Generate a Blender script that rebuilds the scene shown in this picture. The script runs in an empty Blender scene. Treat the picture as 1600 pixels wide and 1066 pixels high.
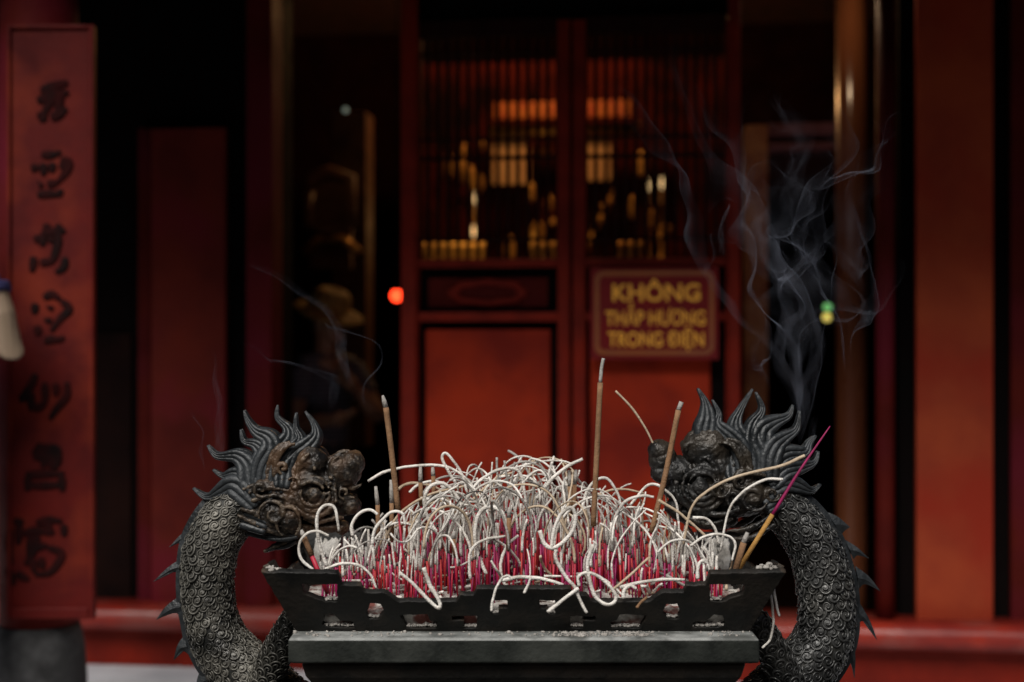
import bpy, bmesh, math, random
import numpy as np
from mathutils import Vector, Matrix, Quaternion, noise as mnoise
R = math.radians
rnd = random.Random(11)
SC = bpy.context.scene
COL = SC.collection

# ------------------------------------------------------------------ camera, sky, sun, exposure
F = 50.0/36.0*1600.0            # focal length in photo pixels
CH = 1.6                        # camera height
cam_d = bpy.data.cameras.new('camera'); cam = bpy.data.objects.new('camera', cam_d); COL.objects.link(cam)
cam.location = (0, 0, CH); cam.rotation_euler = (R(90), 0, 0)
cam_d.lens = 50; cam_d.sensor_width = 36; cam_d.clip_start = .05; cam_d.clip_end = 300
cam_d.dof.use_dof = True; cam_d.dof.focus_distance = 2.52; cam_d.dof.aperture_fstop = 2.1
SC.camera = cam
w = bpy.data.worlds.new('World'); SC.world = w; w.use_nodes = True
nt = w.node_tree; bg = nt.nodes['Background']
sky = nt.nodes.new('ShaderNodeTexSky'); sky.sky_type = 'NISHITA'; sky.sun_disc = False
SUN_EL, SUN_AZ = 50, 200        # azimuth: compass style, light comes from behind the camera, a bit left
sky.sun_elevation = R(SUN_EL); sky.sun_rotation = R(SUN_AZ); sky.air_density = 1.0; sky.dust_density = 3.0
nt.links.new(sky.outputs[0], bg.inputs[0]); bg.inputs[1].default_value = .05
sun_d = bpy.data.lights.new('sun', 'SUN'); sun = bpy.data.objects.new('sun', sun_d); COL.objects.link(sun)
sun_d.energy = 5.0; sun_d.angle = R(38); sun_d.color = (1, .955, .9)
sdir = Vector((math.sin(R(SUN_AZ))*math.cos(R(SUN_EL)), math.cos(R(SUN_AZ))*math.cos(R(SUN_EL)), math.sin(R(SUN_EL))))
sun.rotation_euler = sdir.to_track_quat('Z', 'Y').to_euler(); sun.location = (-2, -6, 8)
SC.view_settings.view_transform = 'Standard'; SC.view_settings.look = 'None'
SC.view_settings.exposure = -0.35; SC.view_settings.gamma = 1
SC.render.engine = 'CYCLES'
cy = SC.cycles
cy.transparent_max_bounces = 48; cy.max_bounces = 6; cy.diffuse_bounces = 3; cy.glossy_bounces = 3
cy.use_denoising = True
try: cy.denoiser = 'OPENIMAGEDENOISE'
except Exception: pass
cy.sample_clamp_indirect = 4

# ------------------------------------------------------------------ helpers
def P(px, py, D):
    return Vector(((px-800)/F*D, D, CH-(py-533)/F*D))

class MB:
    def __init__(s): s.v = []; s.f = []; s.mi = []; s.m = 0
    def add(s, vs, fs):
        n = len(s.v); s.v += [tuple(v) for v in vs]
        s.f += [tuple(i+n for i in f) for f in fs]; s.mi += [s.m]*len(fs); return s
    def box(s, a, b):
        x0,y0,z0 = a; x1,y1,z1 = b
        return s.add([(x0,y0,z0),(x1,y0,z0),(x1,y1,z0),(x0,y1,z0),(x0,y0,z1),(x1,y0,z1),(x1,y1,z1),(x0,y1,z1)],
            [(0,3,2,1),(4,5,6,7),(0,1,5,4),(1,2,6,5),(2,3,7,6),(3,0,4,7)])
    def tube(s, pts, rad, sides=8, flat=None, cap=True):
        pts = [Vector(p) for p in pts]; n = len(pts)
        if not hasattr(rad, '__len__'): rad = [rad]*n
        T = []
        for i in range(n):
            t = pts[min(i+1,n-1)]-pts[max(i-1,0)]
            T.append(t.normalized() if t.length > 1e-9 else Vector((0,0,1)))
        ref = Vector((0,1,0)) if abs(T[0].y) < .9 else Vector((1,0,0))
        N = (ref - T[0]*ref.dot(T[0])).normalized(); base = len(s.v); vs = []; fs = []
        for i in range(n):
            if i: 
                N = N - T[i]*N.dot(T[i])
                N = N.normalized() if N.length > 1e-9 else T[i].orthogonal().normalized()
            B = T[i].cross(N)
            for k in range(sides):
                a = 2*math.pi*k/sides
                vs.append(pts[i] + (N*math.cos(a)*(flat or 1) + B*math.sin(a))*rad[i])
        for i in range(n-1):
            for k in range(sides):
                a = i*sides+k; b = i*sides+(k+1)%sides
                fs.append((a, b, b+sides, a+sides))
        if cap:
            fs.append(tuple(range(sides))[::-1]); fs.append(tuple((n-1)*sides+k for k in range(sides)))
        return s.add(vs, fs)
    def ell(s, c, r, seg=16, rings=10, rot=None):
        vs = []; fs = []; c = Vector(c)
        for i in range(rings+1):
            th = math.pi*i/rings
            for k in range(seg):
                a = 2*math.pi*k/seg
                p = Vector((r[0]*math.sin(th)*math.cos(a), r[1]*math.sin(th)*math.sin(a), r[2]*math.cos(th)))
                if rot: p = rot @ p
                vs.append(c+p)
        for i in range(rings):
            for k in range(seg):
                a = i*seg+k; b = i*seg+(k+1)%seg
                fs.append((a, a+seg, b+seg, b))
        return s.add(vs, fs)
    def lathe(s, prof, c=(0,0,0), seg=24):
        vs = []; fs = []; n = len(prof)
        for (r, z) in prof:
            for k in range(seg):
                a = 2*math.pi*k/seg; vs.append((c[0]+r*math.cos(a), c[1]+r*math.sin(a), c[2]+z))
        for i in range(n-1):
            for k in range(seg):
                a = i*seg+k; b = i*seg+(k+1)%seg
                fs.append((a, b, b+seg, a+seg))
        fs.append(tuple(range(seg))[::-1]); fs.append(tuple((n-1)*seg+k for k in range(seg)))
        return s.add(vs, fs)
    def build(s, name, mats, parent=None, smooth=False, bevel=0, sub=0):
        me = bpy.data.meshes.new(name); me.from_pydata(s.v, [], s.f)
        for m in (mats if isinstance(mats, (list, tuple)) else [mats]): me.materials.append(m)
        me.polygons.foreach_set('material_index', s.mi)
        if smooth: me.polygons.foreach_set('use_smooth', [True]*len(s.f))
        me.update()
        o = bpy.data.objects.new(name, me); COL.objects.link(o)
        if parent: o.parent = parent
        if bevel:
            b = o.modifiers.new('bevel', 'BEVEL'); b.width = bevel; b.segments = 2; b.limit_method = 'ANGLE'
        if sub:
            b = o.modifiers.new('sub', 'SUBSURF'); b.levels = b.render_levels = sub
        return o

def tag(o, label=None, cat=None, group=None, kind=None):
    if label: o['label'] = label
    if cat: o['category'] = cat
    if group: o['group'] = group
    if kind: o['kind'] = kind
    return o
def empty(name, loc, label=None, cat=None, group=None, rz=0):
    o = bpy.data.objects.new(name, None); COL.objects.link(o); o.location = loc; o.rotation_euler = (0,0,rz)
    o.empty_display_size = .1
    return tag(o, label, cat, group)
def bake(o, smooth=True):
    """apply modifiers, keep the object"""
    dg = bpy.context.evaluated_depsgraph_get(); dg.update()
    me = bpy.data.meshes.new_from_object(o.evaluated_get(dg)); old = o.data; o.modifiers.clear(); o.data = me
    if smooth: me.polygons.foreach_set('use_smooth', [True]*len(me.polygons))
    return o
def fuse(o, voxel, smooth_it=3):
    m = o.modifiers.new('r', 'REMESH'); m.mode = 'VOXEL'; m.voxel_size = voxel; m.use_smooth_shade = True
    if smooth_it:
        s = o.modifiers.new('s', 'SMOOTH'); s.factor = .5; s.iterations = smooth_it
    mats = list(o.data.materials); bake(o)
    if not o.data.materials:
        for x in mats: o.data.materials.append(x)
    return o
def curve_mesh(cu):
    o = bpy.data.objects.new('tmp', cu); COL.objects.link(o)
    dg = bpy.context.evaluated_depsgraph_get(); dg.update()
    me = bpy.data.meshes.new_from_object(o.evaluated_get(dg))
    COL.objects.unlink(o); bpy.data.objects.remove(o); return me
def catmull(pts, n=8):
    pts = [Vector(p) for p in pts]; out = []
    q = [2*pts[0]-pts[1]] + pts + [2*pts[-1]-pts[-2]]
    for i in range(1, len(q)-2):
        for k in range(n):
            t = k/n; a,b,c,d = q[i-1:i+3]
            out.append(.5*((2*b)+(c-a)*t+(2*a-5*b+4*c-d)*t*t+(3*b-a-3*c+d)*t*t*t))
    out.append(pts[-1]); return out

# ------------------------------------------------------------------ materials
def mat(name, c1, c2=None, scale=8, rough=.5, bump=0, bscale=60, metal=0, lo=.35, hi=.65, c3=None, s3=3, stretch=(1,1,1), coat=0, edge=None, spec=.5, rvar=.12):
    m = bpy.data.materials.new(name); m.use_nodes = True; t = m.node_tree; N = t.nodes; L = t.links
    b = N['Principled BSDF']; b.inputs['Roughness'].default_value = rough; b.inputs['Metallic'].default_value = metal
    b.inputs['Specular IOR Level'].default_value = spec
    if coat: b.inputs['Coat Weight'].default_value = coat; b.inputs['Coat Roughness'].default_value = .2
    tc = N.new('ShaderNodeTexCoord'); mp = N.new('ShaderNodeMapping'); mp.inputs['Scale'].default_value = stretch
    L.new(tc.outputs['Object'], mp.inputs[0])
    c2 = c2 or c1
    nz = N.new('ShaderNodeTexNoise'); nz.inputs['Scale'].default_value = scale; nz.inputs['Detail'].default_value = 8; nz.inputs['Roughness'].default_value = .62
    L.new(mp.outputs[0], nz.inputs[0])
    mr = N.new('ShaderNodeMapRange'); mr.inputs[1].default_value = lo; mr.inputs[2].default_value = hi
    L.new(nz.outputs[0], mr.inputs[0])
    mx = N.new('ShaderNodeMixRGB'); mx.inputs[1].default_value = (*c1,1); mx.inputs[2].default_value = (*c2,1)
    L.new(mr.outputs[0], mx.inputs[0]); last = mx
    rr = N.new('ShaderNodeMapRange'); rr.inputs[3].default_value = rough-rvar; rr.inputs[4].default_value = min(1, rough+rvar)
    L.new(mr.outputs[0], rr.inputs[0]); L.new(rr.outputs[0], b.inputs['Roughness'])
    if c3:
        n3 = N.new('ShaderNodeTexNoise'); n3.inputs['Scale'].default_value = s3; n3.inputs['Detail'].default_value = 6
        L.new(mp.outputs[0], n3.inputs[0])
        r3 = N.new('ShaderNodeMapRange'); r3.inputs[1].default_value = .48; r3.inputs[2].default_value = .62
        L.new(n3.outputs[0], r3.inputs[0])
        m3 = N.new('ShaderNodeMixRGB'); m3.inputs[2].default_value = (*c3,1)
        L.new(r3.outputs[0], m3.inputs[0]); L.new(last.outputs[0], m3.inputs[1]); last = m3
    if edge:
        g = N.new('ShaderNodeNewGeometry'); r4 = N.new('ShaderNodeMapRange')
        r4.inputs[1].default_value = edge[1]; r4.inputs[2].default_value = edge[2]
        L.new(g.outputs['Pointiness'], r4.inputs[0])
        m4 = N.new('ShaderNodeMixRGB'); m4.inputs[2].default_value = (*edge[0],1)
        mu = N.new('ShaderNodeMath'); mu.operation = 'MULTIPLY'
        L.new(r4.outputs[0], mu.inputs[0]); L.new(mr.outputs[0], mu.inputs[1])
        L.new(mu.outputs[0], m4.inputs[0]); L.new(last.outputs[0], m4.inputs[1]); last = m4
    L.new(last.outputs[0], b.inputs['Base Color'])
    if bump:
        nb = N.new('ShaderNodeTexNoise'); nb.inputs['Scale'].default_value = bscale; nb.inputs['Detail'].default_value = 6
        L.new(mp.outputs[0], nb.inputs[0])
        bp = N.new('ShaderNodeBump'); bp.inputs['Strength'].default_value = bump; bp.inputs['Distance'].default_value = .004
        L.new(nb.outputs[0], bp.inputs['Height']); L.new(bp.outputs[0], b.inputs['Normal'])
    return m
def emis(name, c, s):
    m = bpy.data.materials.new(name); m.use_nodes = True; b = m.node_tree.nodes['Principled BSDF']
    b.inputs['Base Color'].default_value = (*c,1); b.inputs['Emission Color'].default_value = (*c,1); b.inputs['Emission Strength'].default_value = s
    return m

M = {}
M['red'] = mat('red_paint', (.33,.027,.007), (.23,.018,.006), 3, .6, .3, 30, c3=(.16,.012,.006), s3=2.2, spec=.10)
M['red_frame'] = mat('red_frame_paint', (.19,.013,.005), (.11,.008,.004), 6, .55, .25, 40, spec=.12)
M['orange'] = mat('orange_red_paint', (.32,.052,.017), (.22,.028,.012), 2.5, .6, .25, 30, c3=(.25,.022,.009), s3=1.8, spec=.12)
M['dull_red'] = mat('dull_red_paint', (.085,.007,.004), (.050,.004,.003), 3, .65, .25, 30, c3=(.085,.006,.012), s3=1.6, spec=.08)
M['sill'] = mat('sill_paint', (.27,.026,.014), (.17,.014,.010), 7, .34, .3, 25, c3=(.22,.045,.035), s3=4, coat=.08, spec=.25)
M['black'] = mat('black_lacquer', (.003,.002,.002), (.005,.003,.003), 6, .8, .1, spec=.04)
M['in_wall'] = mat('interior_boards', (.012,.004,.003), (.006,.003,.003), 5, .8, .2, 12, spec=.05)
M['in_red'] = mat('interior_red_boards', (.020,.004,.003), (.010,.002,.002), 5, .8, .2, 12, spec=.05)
M['pilaster'] = mat('ochre_pilaster', (.45,.17,.05), (.22,.05,.02), 7, .6, .3, 30)
M['tie'] = mat('violet_red_beam', (.22,.06,.09), (.12,.03,.04), 7, .6, .3, 30)
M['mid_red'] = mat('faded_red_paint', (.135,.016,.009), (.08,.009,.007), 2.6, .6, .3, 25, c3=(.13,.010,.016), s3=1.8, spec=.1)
M['in_glow'] = mat('red_glow_cloth', (.075,.008,.004), (.010,.003,.003), 2.2, .8, .3, 12, spec=.05, lo=.40, hi=.60)  # patchy red painted as the irregular glow behind the lattice
M['in_brown'] = mat('interior_gilt_wood', (.14,.055,.017), (.06,.018,.008), 9, .6, .4, 30)
M['column'] = mat('column_wood', (.22,.075,.030), (.14,.040,.018), 5, .22, .2, 20, stretch=(1,1,.15), coat=.4)
M['board'] = mat('couplet_board_paint', (.10,.008,.006), (.05,.004,.004), 4, .6, .3, 30, c3=(.14,.016,.007), s3=3.4, spec=.12)
M['ink'] = mat('black_characters', (.006,.003,.003), (.028,.004,.004), 12, .85, spec=.08)
M['stone'] = mat('dark_stone', (.10,.10,.10), (.018,.018,.018), 5, .8, .7, 25, lo=.25, hi=.55, c3=(.012,.012,.012), s3=2.6)
M['terrace'] = mat('terrace_plaster', (.56,.57,.60), (.42,.43,.46), 5, .8, .5, 30)
M['paving'] = mat('courtyard_paving', (.070,.068,.065), (.045,.043,.042), 3, .85, .6, 20)
M['tile'] = mat('roof_tiles', (.10,.04,.03), (.06,.03,.025), 6, .8, .5, 20)
M['iron'] = mat('cast_iron', (.007,.0075,.007), (.020,.021,.019), 14, .52, .5, 90, metal=.25, c3=(.03,.03,.026), s3=7, edge=((.16,.155,.14), .52, .60))
M['tray'] = mat('sooty_iron', (.004,.004,.0035), (.009,.0085,.007), 30, .6, .5, 120, metal=.1, c3=(.016,.013,.010), s3=16, edge=((.16,.115,.08), .56, .66), spec=.3)
M['dust_skylit'] = mat('dusty_skylit_iron', (.16,.17,.165), (.30,.31,.30), 30, .7, .4, 150, c3=(.08,.085,.08), s3=14)  # ash dust, with the sky light on the ledge top put into its colour
M['ledge'] = mat('ledge_iron', (.007,.0085,.0075), (.018,.021,.018), 22, .62, .35, 120, metal=.0, spec=.22, c3=(.030,.033,.029), s3=9)
M['scale'] = mat('scale_iron', (.018,.018,.016), (.17,.162,.138), 7, .40, .4, 120, metal=.3, lo=.40, hi=.64, c3=(.008,.0085,.008), s3=5, edge=((.14,.135,.115), .54, .66))
M['scale_dark'] = mat('dark_scale_iron', (.018,.019,.020), (.075,.077,.075), 8, .32, .4, 120, metal=.4, c3=(.11,.105,.09), s3=3.2, edge=((.09,.09,.085), .54, .66))
M['mane'] = mat('mane_iron', (.010,.0125,.014), (.034,.039,.043), 20, .46, .5, 130, metal=.25)
M['head'] = mat('sooty_head_iron', (.007,.006,.005), (.026,.020,.015), 26, .45, .9, 120, metal=.2, c3=(.075,.042,.022), s3=14, edge=((.16,.12,.08), .51, .57))
M['head_dark'] = mat('dark_head_iron', (.007,.007,.007), (.020,.020,.019), 24, .40, .9, 120, metal=.25, c3=(.035,.028,.02), s3=11, edge=((.11,.10,.09), .53, .61))
M['ash'] = mat('ash', (.86,.83,.77), (.66,.63,.58), 40, .9, .7, 320, spec=.1, c3=(.50,.47,.42), s3=34)
M['ash_tan'] = mat('tan_ash', (.56,.46,.34), (.38,.29,.20), 40, .9, .5, 220, spec=.1)
M['ash_grey'] = mat('grey_ash', (.42,.40,.37), (.24,.225,.205), 60, .9, .6, 260, spec=.1)
M['char'] = mat('charred', (.02,.018,.016), (.06,.05,.045), 60, .8)
M['stick1'] = mat('crimson_stick', (.46,.011,.040), (.28,.008,.026), 50, .55)
M['stick2'] = mat('magenta_stick', (.33,.006,.095), (.20,.005,.06), 50, .55)
M['stick3'] = mat('orange_red_stick', (.50,.030,.022), (.32,.014,.018), 50, .55)
M['incense'] = mat('brown_incense', (.28,.16,.085), (.18,.10,.055), 60, .85, .5, 300, spec=.2)
M['incense_y'] = mat('yellow_incense', (.45,.25,.07), (.35,.18,.05), 60, .8, .4, 300, spec=.2)
M['ashbed'] = mat('ash_bed', (.55,.53,.49), (.24,.22,.20), 60, .95, .9, 120, spec=.1, c3=(.16,.06,.05), s3=30)
M['sign'] = mat('sign_red', (.17,.006,.007), (.13,.005,.007), 6, .55, spec=.2)
M['sign_line'] = mat('sign_border', (.28,.075,.012), (.22,.055,.012), 8, .5)
M['gold'] = mat('gold_letters', (.95,.46,.045), (.88,.40,.04), 8, .5)
M['gilt'] = mat('gilt', (.75,.42,.10), (.45,.20,.05), 30, .4, .5, 40, metal=.5)
M['skin'] = mat('skin', (.27,.20,.135), (.22,.155,.105), 10, .55)
M['skin_dim'] = mat('skin_brown', (.24,.12,.07), (.20,.10,.06), 10, .55)
M['navy'] = mat('navy_cloth', (.012,.012,.06), (.02,.018,.08), 12, .8, .3, 60)
M['trouser'] = mat('dark_cloth', (.012,.012,.015), (.02,.02,.025), 12, .85, .3, 60)
M['straw'] = mat('straw', (.26,.16,.03), (.15,.09,.02), 30, .7, .5, 80)
M['hair'] = mat('hair', (.008,.006,.005), (.015,.01,.008), 40, .5)
M['cloth_red'] = mat('altar_cloth', (.40,.06,.015), (.55,.18,.03), 12, .7, .3, 30)
M['cream'] = mat('cream_panel', (.70,.42,.20), (.50,.26,.11), 8, .6)
M['eye'] = mat('eye_white', (.5,.5,.48), None, 8, .3)
E = {'candle': emis('candle_flame', (1,.66,.30), 1.6), 'red': emis('red_lamp', (1,.045,.012), 6), 'green': emis('green_lamp', (.25,.8,.25), .8),
     'yellow': emis('yellow_lamp', (.95,.75,.15), 1.2), 'bulb': emis('bulb', (1,.85,.6), 3.0), 'dim': emis('dim_bulb', (.6,.8,.7), .22), 'lant': emis('lantern_glow', (1,.10,.012), 1.0)}
def stripe_mat():
    m = mat('striped_shirt', (.10,.10,.125), (.13,.13,.155), 30, .8); t = m.node_tree; N = t.nodes; L = t.links
    wv = N.new('ShaderNodeTexWave'); wv.bands_direction = 'Z'; wv.inputs['Scale'].default_value = 14
    tc = N.new('ShaderNodeTexCoord'); L.new(tc.outputs['Object'], wv.inputs[0])
    rp = N.new('ShaderNodeValToRGB'); rp.color_ramp.elements[0].color = (.03,.03,.042,1); rp.color_ramp.elements[1].color = (.10,.10,.13,1)
    L.new(wv.outputs[0], rp.inputs[0]); L.new(rp.outputs[0], N['Principled BSDF'].inputs['Base Color']); return m
M['stripe'] = stripe_mat()

# ------------------------------------------------------------------ ground and terrace
def sheet(name, a, b, m):
    tag(MB().box(a, b).build(name, m), kind='structure')
sheet('ground', (-60,-60,-.3), (60,60,0), M['paving'])
sheet('terrace', (-5,3.7,0.002), (5,6.9,.2585), M['terrace'])

# ------------------------------------------------------------------ the temple front (local frame: u right, v away from the camera)
PHI = -math.atan(.12); W0 = Vector((0, 5.72, 0))
UA = Vector((math.cos(PHI), math.sin(PHI), 0)); VA = Vector((-math.sin(PHI), math.cos(PHI), 0))
TB = empty('temple_building', W0, 'dark red timber temple front with lattice doors and a long rounded sill', 'temple', rz=PHI)
def UV(px, v):
    d = Vector(((px-800)/F, 1, 0)); t = (v + W0.dot(VA))/d.dot(VA); return (d*t-W0).dot(UA), t
def WZ(py, px, v): return CH-(py-533)/F*UV(px, v)[1]
def wbox(mb, px0, px1, y0, y1, v0, v1, pxz=None):
    """box by photo pixels on the plane v0; v1 = depth behind"""
    c = (px0+px1)/2 if pxz is None else pxz
    return mb.box((UV(px0,v0)[0], v0, WZ(y1,c,v0)), (UV(px1,v0)[0], v1, WZ(y0,c,v0)))
TOP = -60
ZF = .26
def wcyl(mb, px0, px1, ytop, zbot, v):
    u0 = UV(px0,v)[0]; u1 = UV(px1,v)[0]; r = (u1-u0)/2; c = (px0+px1)/2
    return mb.lathe([(r*1.02,zbot),(r,zbot+.3),(r,(zbot+WZ(ytop,c,v))/2),(r*.97,WZ(ytop,c,v))], ((u0+u1)/2, v+r, 0), 28)

b = MB(); u0 = UV(-500,0)[0]; u1 = UV(2100,0)[0]
b.box((u0,-.03,ZF), (u1,.2,.408)); b.build('base_wall', M['red_frame'], TB)
# rounded sill beam
pr = []
for k in range(25):
    a = -math.pi/2 + math.pi*k/24
    pr.append((-.075-.055*math.cos(a), .466+.052*math.sin(a)))
b = MB(); n = len(pr)
uu = np.linspace(u0, u1, 60)
vs = [(u, y+.002*mnoise.noise((u*3,k*.3,0)), z+.0025*mnoise.noise((u*2,k*.2,5))) for u in uu for k,(y,z) in enumerate(pr + [(.16,.518),(.16,.414)])]
n += 2
fs = [(i*n+k, (i+1)*n+k, (i+1)*n+(k+1)%n, i*n+(k+1)%n) for i in range(59) for k in range(n)]
b.add(vs, fs); b.build('sill_beam', M['sill'], TB, smooth=True)
b = MB(); b.box((u0,-.07,.393), (u1,-.031,.415)); b.build('sill_moulding', M['red_frame'], TB, bevel=.004)

# left bays
def panel(px0, px1, y0, y1, m, v=.03, name='wall_panel', parent=None):
    b = MB(); wbox(b, px0, px1, y0, y1, v, v+.04)
    return b.build(name, m, parent or TB, bevel=.004)
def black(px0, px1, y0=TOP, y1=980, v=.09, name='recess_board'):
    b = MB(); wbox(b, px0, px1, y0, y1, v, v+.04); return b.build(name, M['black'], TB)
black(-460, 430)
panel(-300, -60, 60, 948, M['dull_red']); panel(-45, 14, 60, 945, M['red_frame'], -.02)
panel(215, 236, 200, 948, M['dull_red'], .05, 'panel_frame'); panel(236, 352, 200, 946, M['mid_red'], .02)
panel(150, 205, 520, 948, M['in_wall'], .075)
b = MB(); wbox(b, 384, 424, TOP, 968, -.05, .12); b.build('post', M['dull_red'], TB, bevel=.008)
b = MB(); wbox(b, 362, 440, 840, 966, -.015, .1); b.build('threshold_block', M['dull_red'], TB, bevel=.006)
# jambs either side of the doors
b = MB(); wbox(b, 424.5, 437, TOP, 940, .121, .32); b.build('added_dark_board', M['black'], TB)  # added black board hiding the lamp-lit side of the post
b = MB(); wbox(b, 626, 650, TOP, 972, -.05, .12); b.build('post', M['red_frame'], TB, bevel=.006)
b = MB(); wbox(b, 1138, 1157, TOP, 985, -.05, .12); b.build('post', M['red_frame'], TB, bevel=.006)
# right bay
b = MB(); wcyl(b, 1370, 1400, TOP, .50, -.03); b.build('round_post', M['dull_red'], TB, smooth=True)
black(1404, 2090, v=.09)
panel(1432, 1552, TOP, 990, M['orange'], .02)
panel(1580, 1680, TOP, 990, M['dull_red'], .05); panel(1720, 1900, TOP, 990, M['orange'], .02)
# lintel / transom above everything
b = MB(); b.box((u0,-.02,WZ(TOP,800,0)-.02), (u1,.2,4.3)); b.build('lintel', M['in_wall'], TB)
b = MB(); wbox(b, 650.5, 1137.5, TOP, 29.5, .01, .06, 800); b.build('transom_board', M['black'], TB)
# doors
def door(x0, x1, sl, sr, p0, p1):
    d = MB(); xa = x0+sl; xb = x1-sr
    if sl: wbox(d, x0, xa, 30, 978, -.03, .03)
    if sr: wbox(d, xb, x1, 30, 978, -.03, .03)
    st = d.build('door', M['red_frame'], TB, bevel=.004)
    r = MB()
    for (a, c) in ((404, 417), (488, 502)): wbox(r, xa, xb, a, c, -.026, .028, 800)
    r.build('door_rail', M['red_frame'], st, bevel=.003)
    t = MB()
    wbox(t, xa, xb, 30, 56, -.015, .02, 800)
    for (a, c) in ((80,84), (214,218), (243,249), (372,377)): wbox(t, xa, xb, a, c, -.012, .016, 800)
    nb = 14; w_ = (xb-xa)
    for i in range(0, nb+1):
        x = xa + w_*i/nb
        wbox(t, max(xa,x-3.2), min(xb,x+3.2), 56, 404, -.004, .012, 800)
    t.build('lattice', M['lattice'], st)
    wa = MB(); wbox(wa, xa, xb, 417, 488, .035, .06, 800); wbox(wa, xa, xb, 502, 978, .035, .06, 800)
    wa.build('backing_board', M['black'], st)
    p = MB(); wbox(p, p0+4, p1-4, 434, 480, .022, .034, 800); p.build('carved_panel', M['dull_red'], st, bevel=.003)
    cu = UV((p0+p1)/2, .02)[0]; cz = WZ(457, 800, .02); pts = []
    for k in range(65):
        a = 2*math.pi*k/64; q = 1+.06*math.cos(8*a); pts.append((cu+.145*q*math.cos(a), .018, cz+.043*q*math.sin(a)))
    o = MB(); o.tube(pts, .014, 8, cap=False); o.build('oval_moulding', M['red_frame'], st, smooth=True)
    q = MB(); wbox(q, p0, p1, 515, 978, .005, .034, 800); q.build('lower_panel', M['red'], st, bevel=.006)
M['lattice'] = mat('lattice_wood', (.020,.004,.003), (.012,.003,.002), 9, .7, spec=.08)
door(650, 890, 3, 19, 665, 860); door(895, 1138, 20, 4, 922, 1110)
b = MB(); wbox(b, 890.3, 894.7, 30, 978, 0, .03); b.build('door_stop', M['lattice'], TB)
# interior shell
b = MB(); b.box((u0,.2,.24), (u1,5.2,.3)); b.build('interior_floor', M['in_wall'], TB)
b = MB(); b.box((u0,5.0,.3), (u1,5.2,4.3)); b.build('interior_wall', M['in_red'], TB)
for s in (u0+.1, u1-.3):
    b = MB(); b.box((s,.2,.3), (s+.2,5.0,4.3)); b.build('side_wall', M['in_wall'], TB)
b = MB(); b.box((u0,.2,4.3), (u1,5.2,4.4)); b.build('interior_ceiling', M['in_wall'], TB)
# eave roof with tile rows
b = MB()
ze, zr = 3.22, 4.9
b.add([(u0-.4,-1.95,ze),(u1+.4,-1.95,ze),(u1+.4,2.6,zr),(u0-.4,2.6,zr),(u0-.4,-1.95,ze+.12),(u1+.4,-1.95,ze+.12),(u1+.4,2.6,zr+.12),(u0-.4,2.6,zr+.12)],
      [(0,3,2,1),(4,5,6,7),(0,1,5,4),(1,2,6,5),(2,3,7,6),(3,0,4,7)])
b.add([(u0-.4,2.6,zr),(u1+.4,2.6,zr),(u1+.4,6.4,3.4),(u0-.4,6.4,3.4),(u0-.4,2.6,zr+.12),(u1+.4,2.6,zr+.12),(u1+.4,6.4,3.52),(u0-.4,6.4,3.52)],
      [(0,3,2,1),(4,5,6,7),(0,1,5,4),(1,2,6,5),(2,3,7,6),(3,0,4,7)])
x = u0-.35
while x < u1+.4:
    b.tube([(x,-1.97,ze+.12),(x,2.6,zr+.12)], .05, 8); x += .16
rf = b.build('roof', M['tile'], TB)
b = MB()
x = u0-.3
while x < u1+.3:
    b.add([(x,-1.9,ze-.06),(x+.06,-1.9,ze-.06),(x+.06,.2,ze+.70),(x,.2,ze+.70),(x,-1.9,ze-.003),(x+.06,-1.9,ze-.003),(x+.06,.2,ze+.757),(x,.2,ze+.757)],
      [(0,3,2,1),(4,5,6,7),(0,1,5,4),(1,2,6,5),(2,3,7,6),(3,0,4,7)]); x += .4
b.build('rafters', M['in_wall'], rf)
# inner posts and beams seen through the openings
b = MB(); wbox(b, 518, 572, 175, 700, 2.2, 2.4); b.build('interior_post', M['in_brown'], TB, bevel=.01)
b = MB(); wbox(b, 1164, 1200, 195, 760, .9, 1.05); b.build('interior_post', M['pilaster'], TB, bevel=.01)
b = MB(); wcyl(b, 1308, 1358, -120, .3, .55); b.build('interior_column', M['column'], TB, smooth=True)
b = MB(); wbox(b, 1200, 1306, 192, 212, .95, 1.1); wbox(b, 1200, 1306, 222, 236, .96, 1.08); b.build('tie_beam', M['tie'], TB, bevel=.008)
# porch column behind the couplet board, on its stone base
DB = 4.5
c = P(72, 533, DB+.22)
b = MB(); b.lathe([(.125,.68),(.13,1.5),(.122,3.12)], (0,0,0), 32)
pc = b.build('porch_column', M['dull_red'], TB, smooth=True); pc.matrix_parent_inverse = Matrix(); 
MBW = TB.matrix_world if False else Matrix.Translation(W0) @ Matrix.Rotation(PHI, 4, 'Z')
pc.location = MBW.inverted() @ Vector((c.x, DB+.15, 0))
b = MB(); b.lathe([(.135,.258),(.15,.27),(.155,.35),(.152,.5),(.146,.60),(.135,.655),(.128,.679)], (0,0,0), 36)
b.build('column_base', M['stone'], pc, smooth=True)

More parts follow.
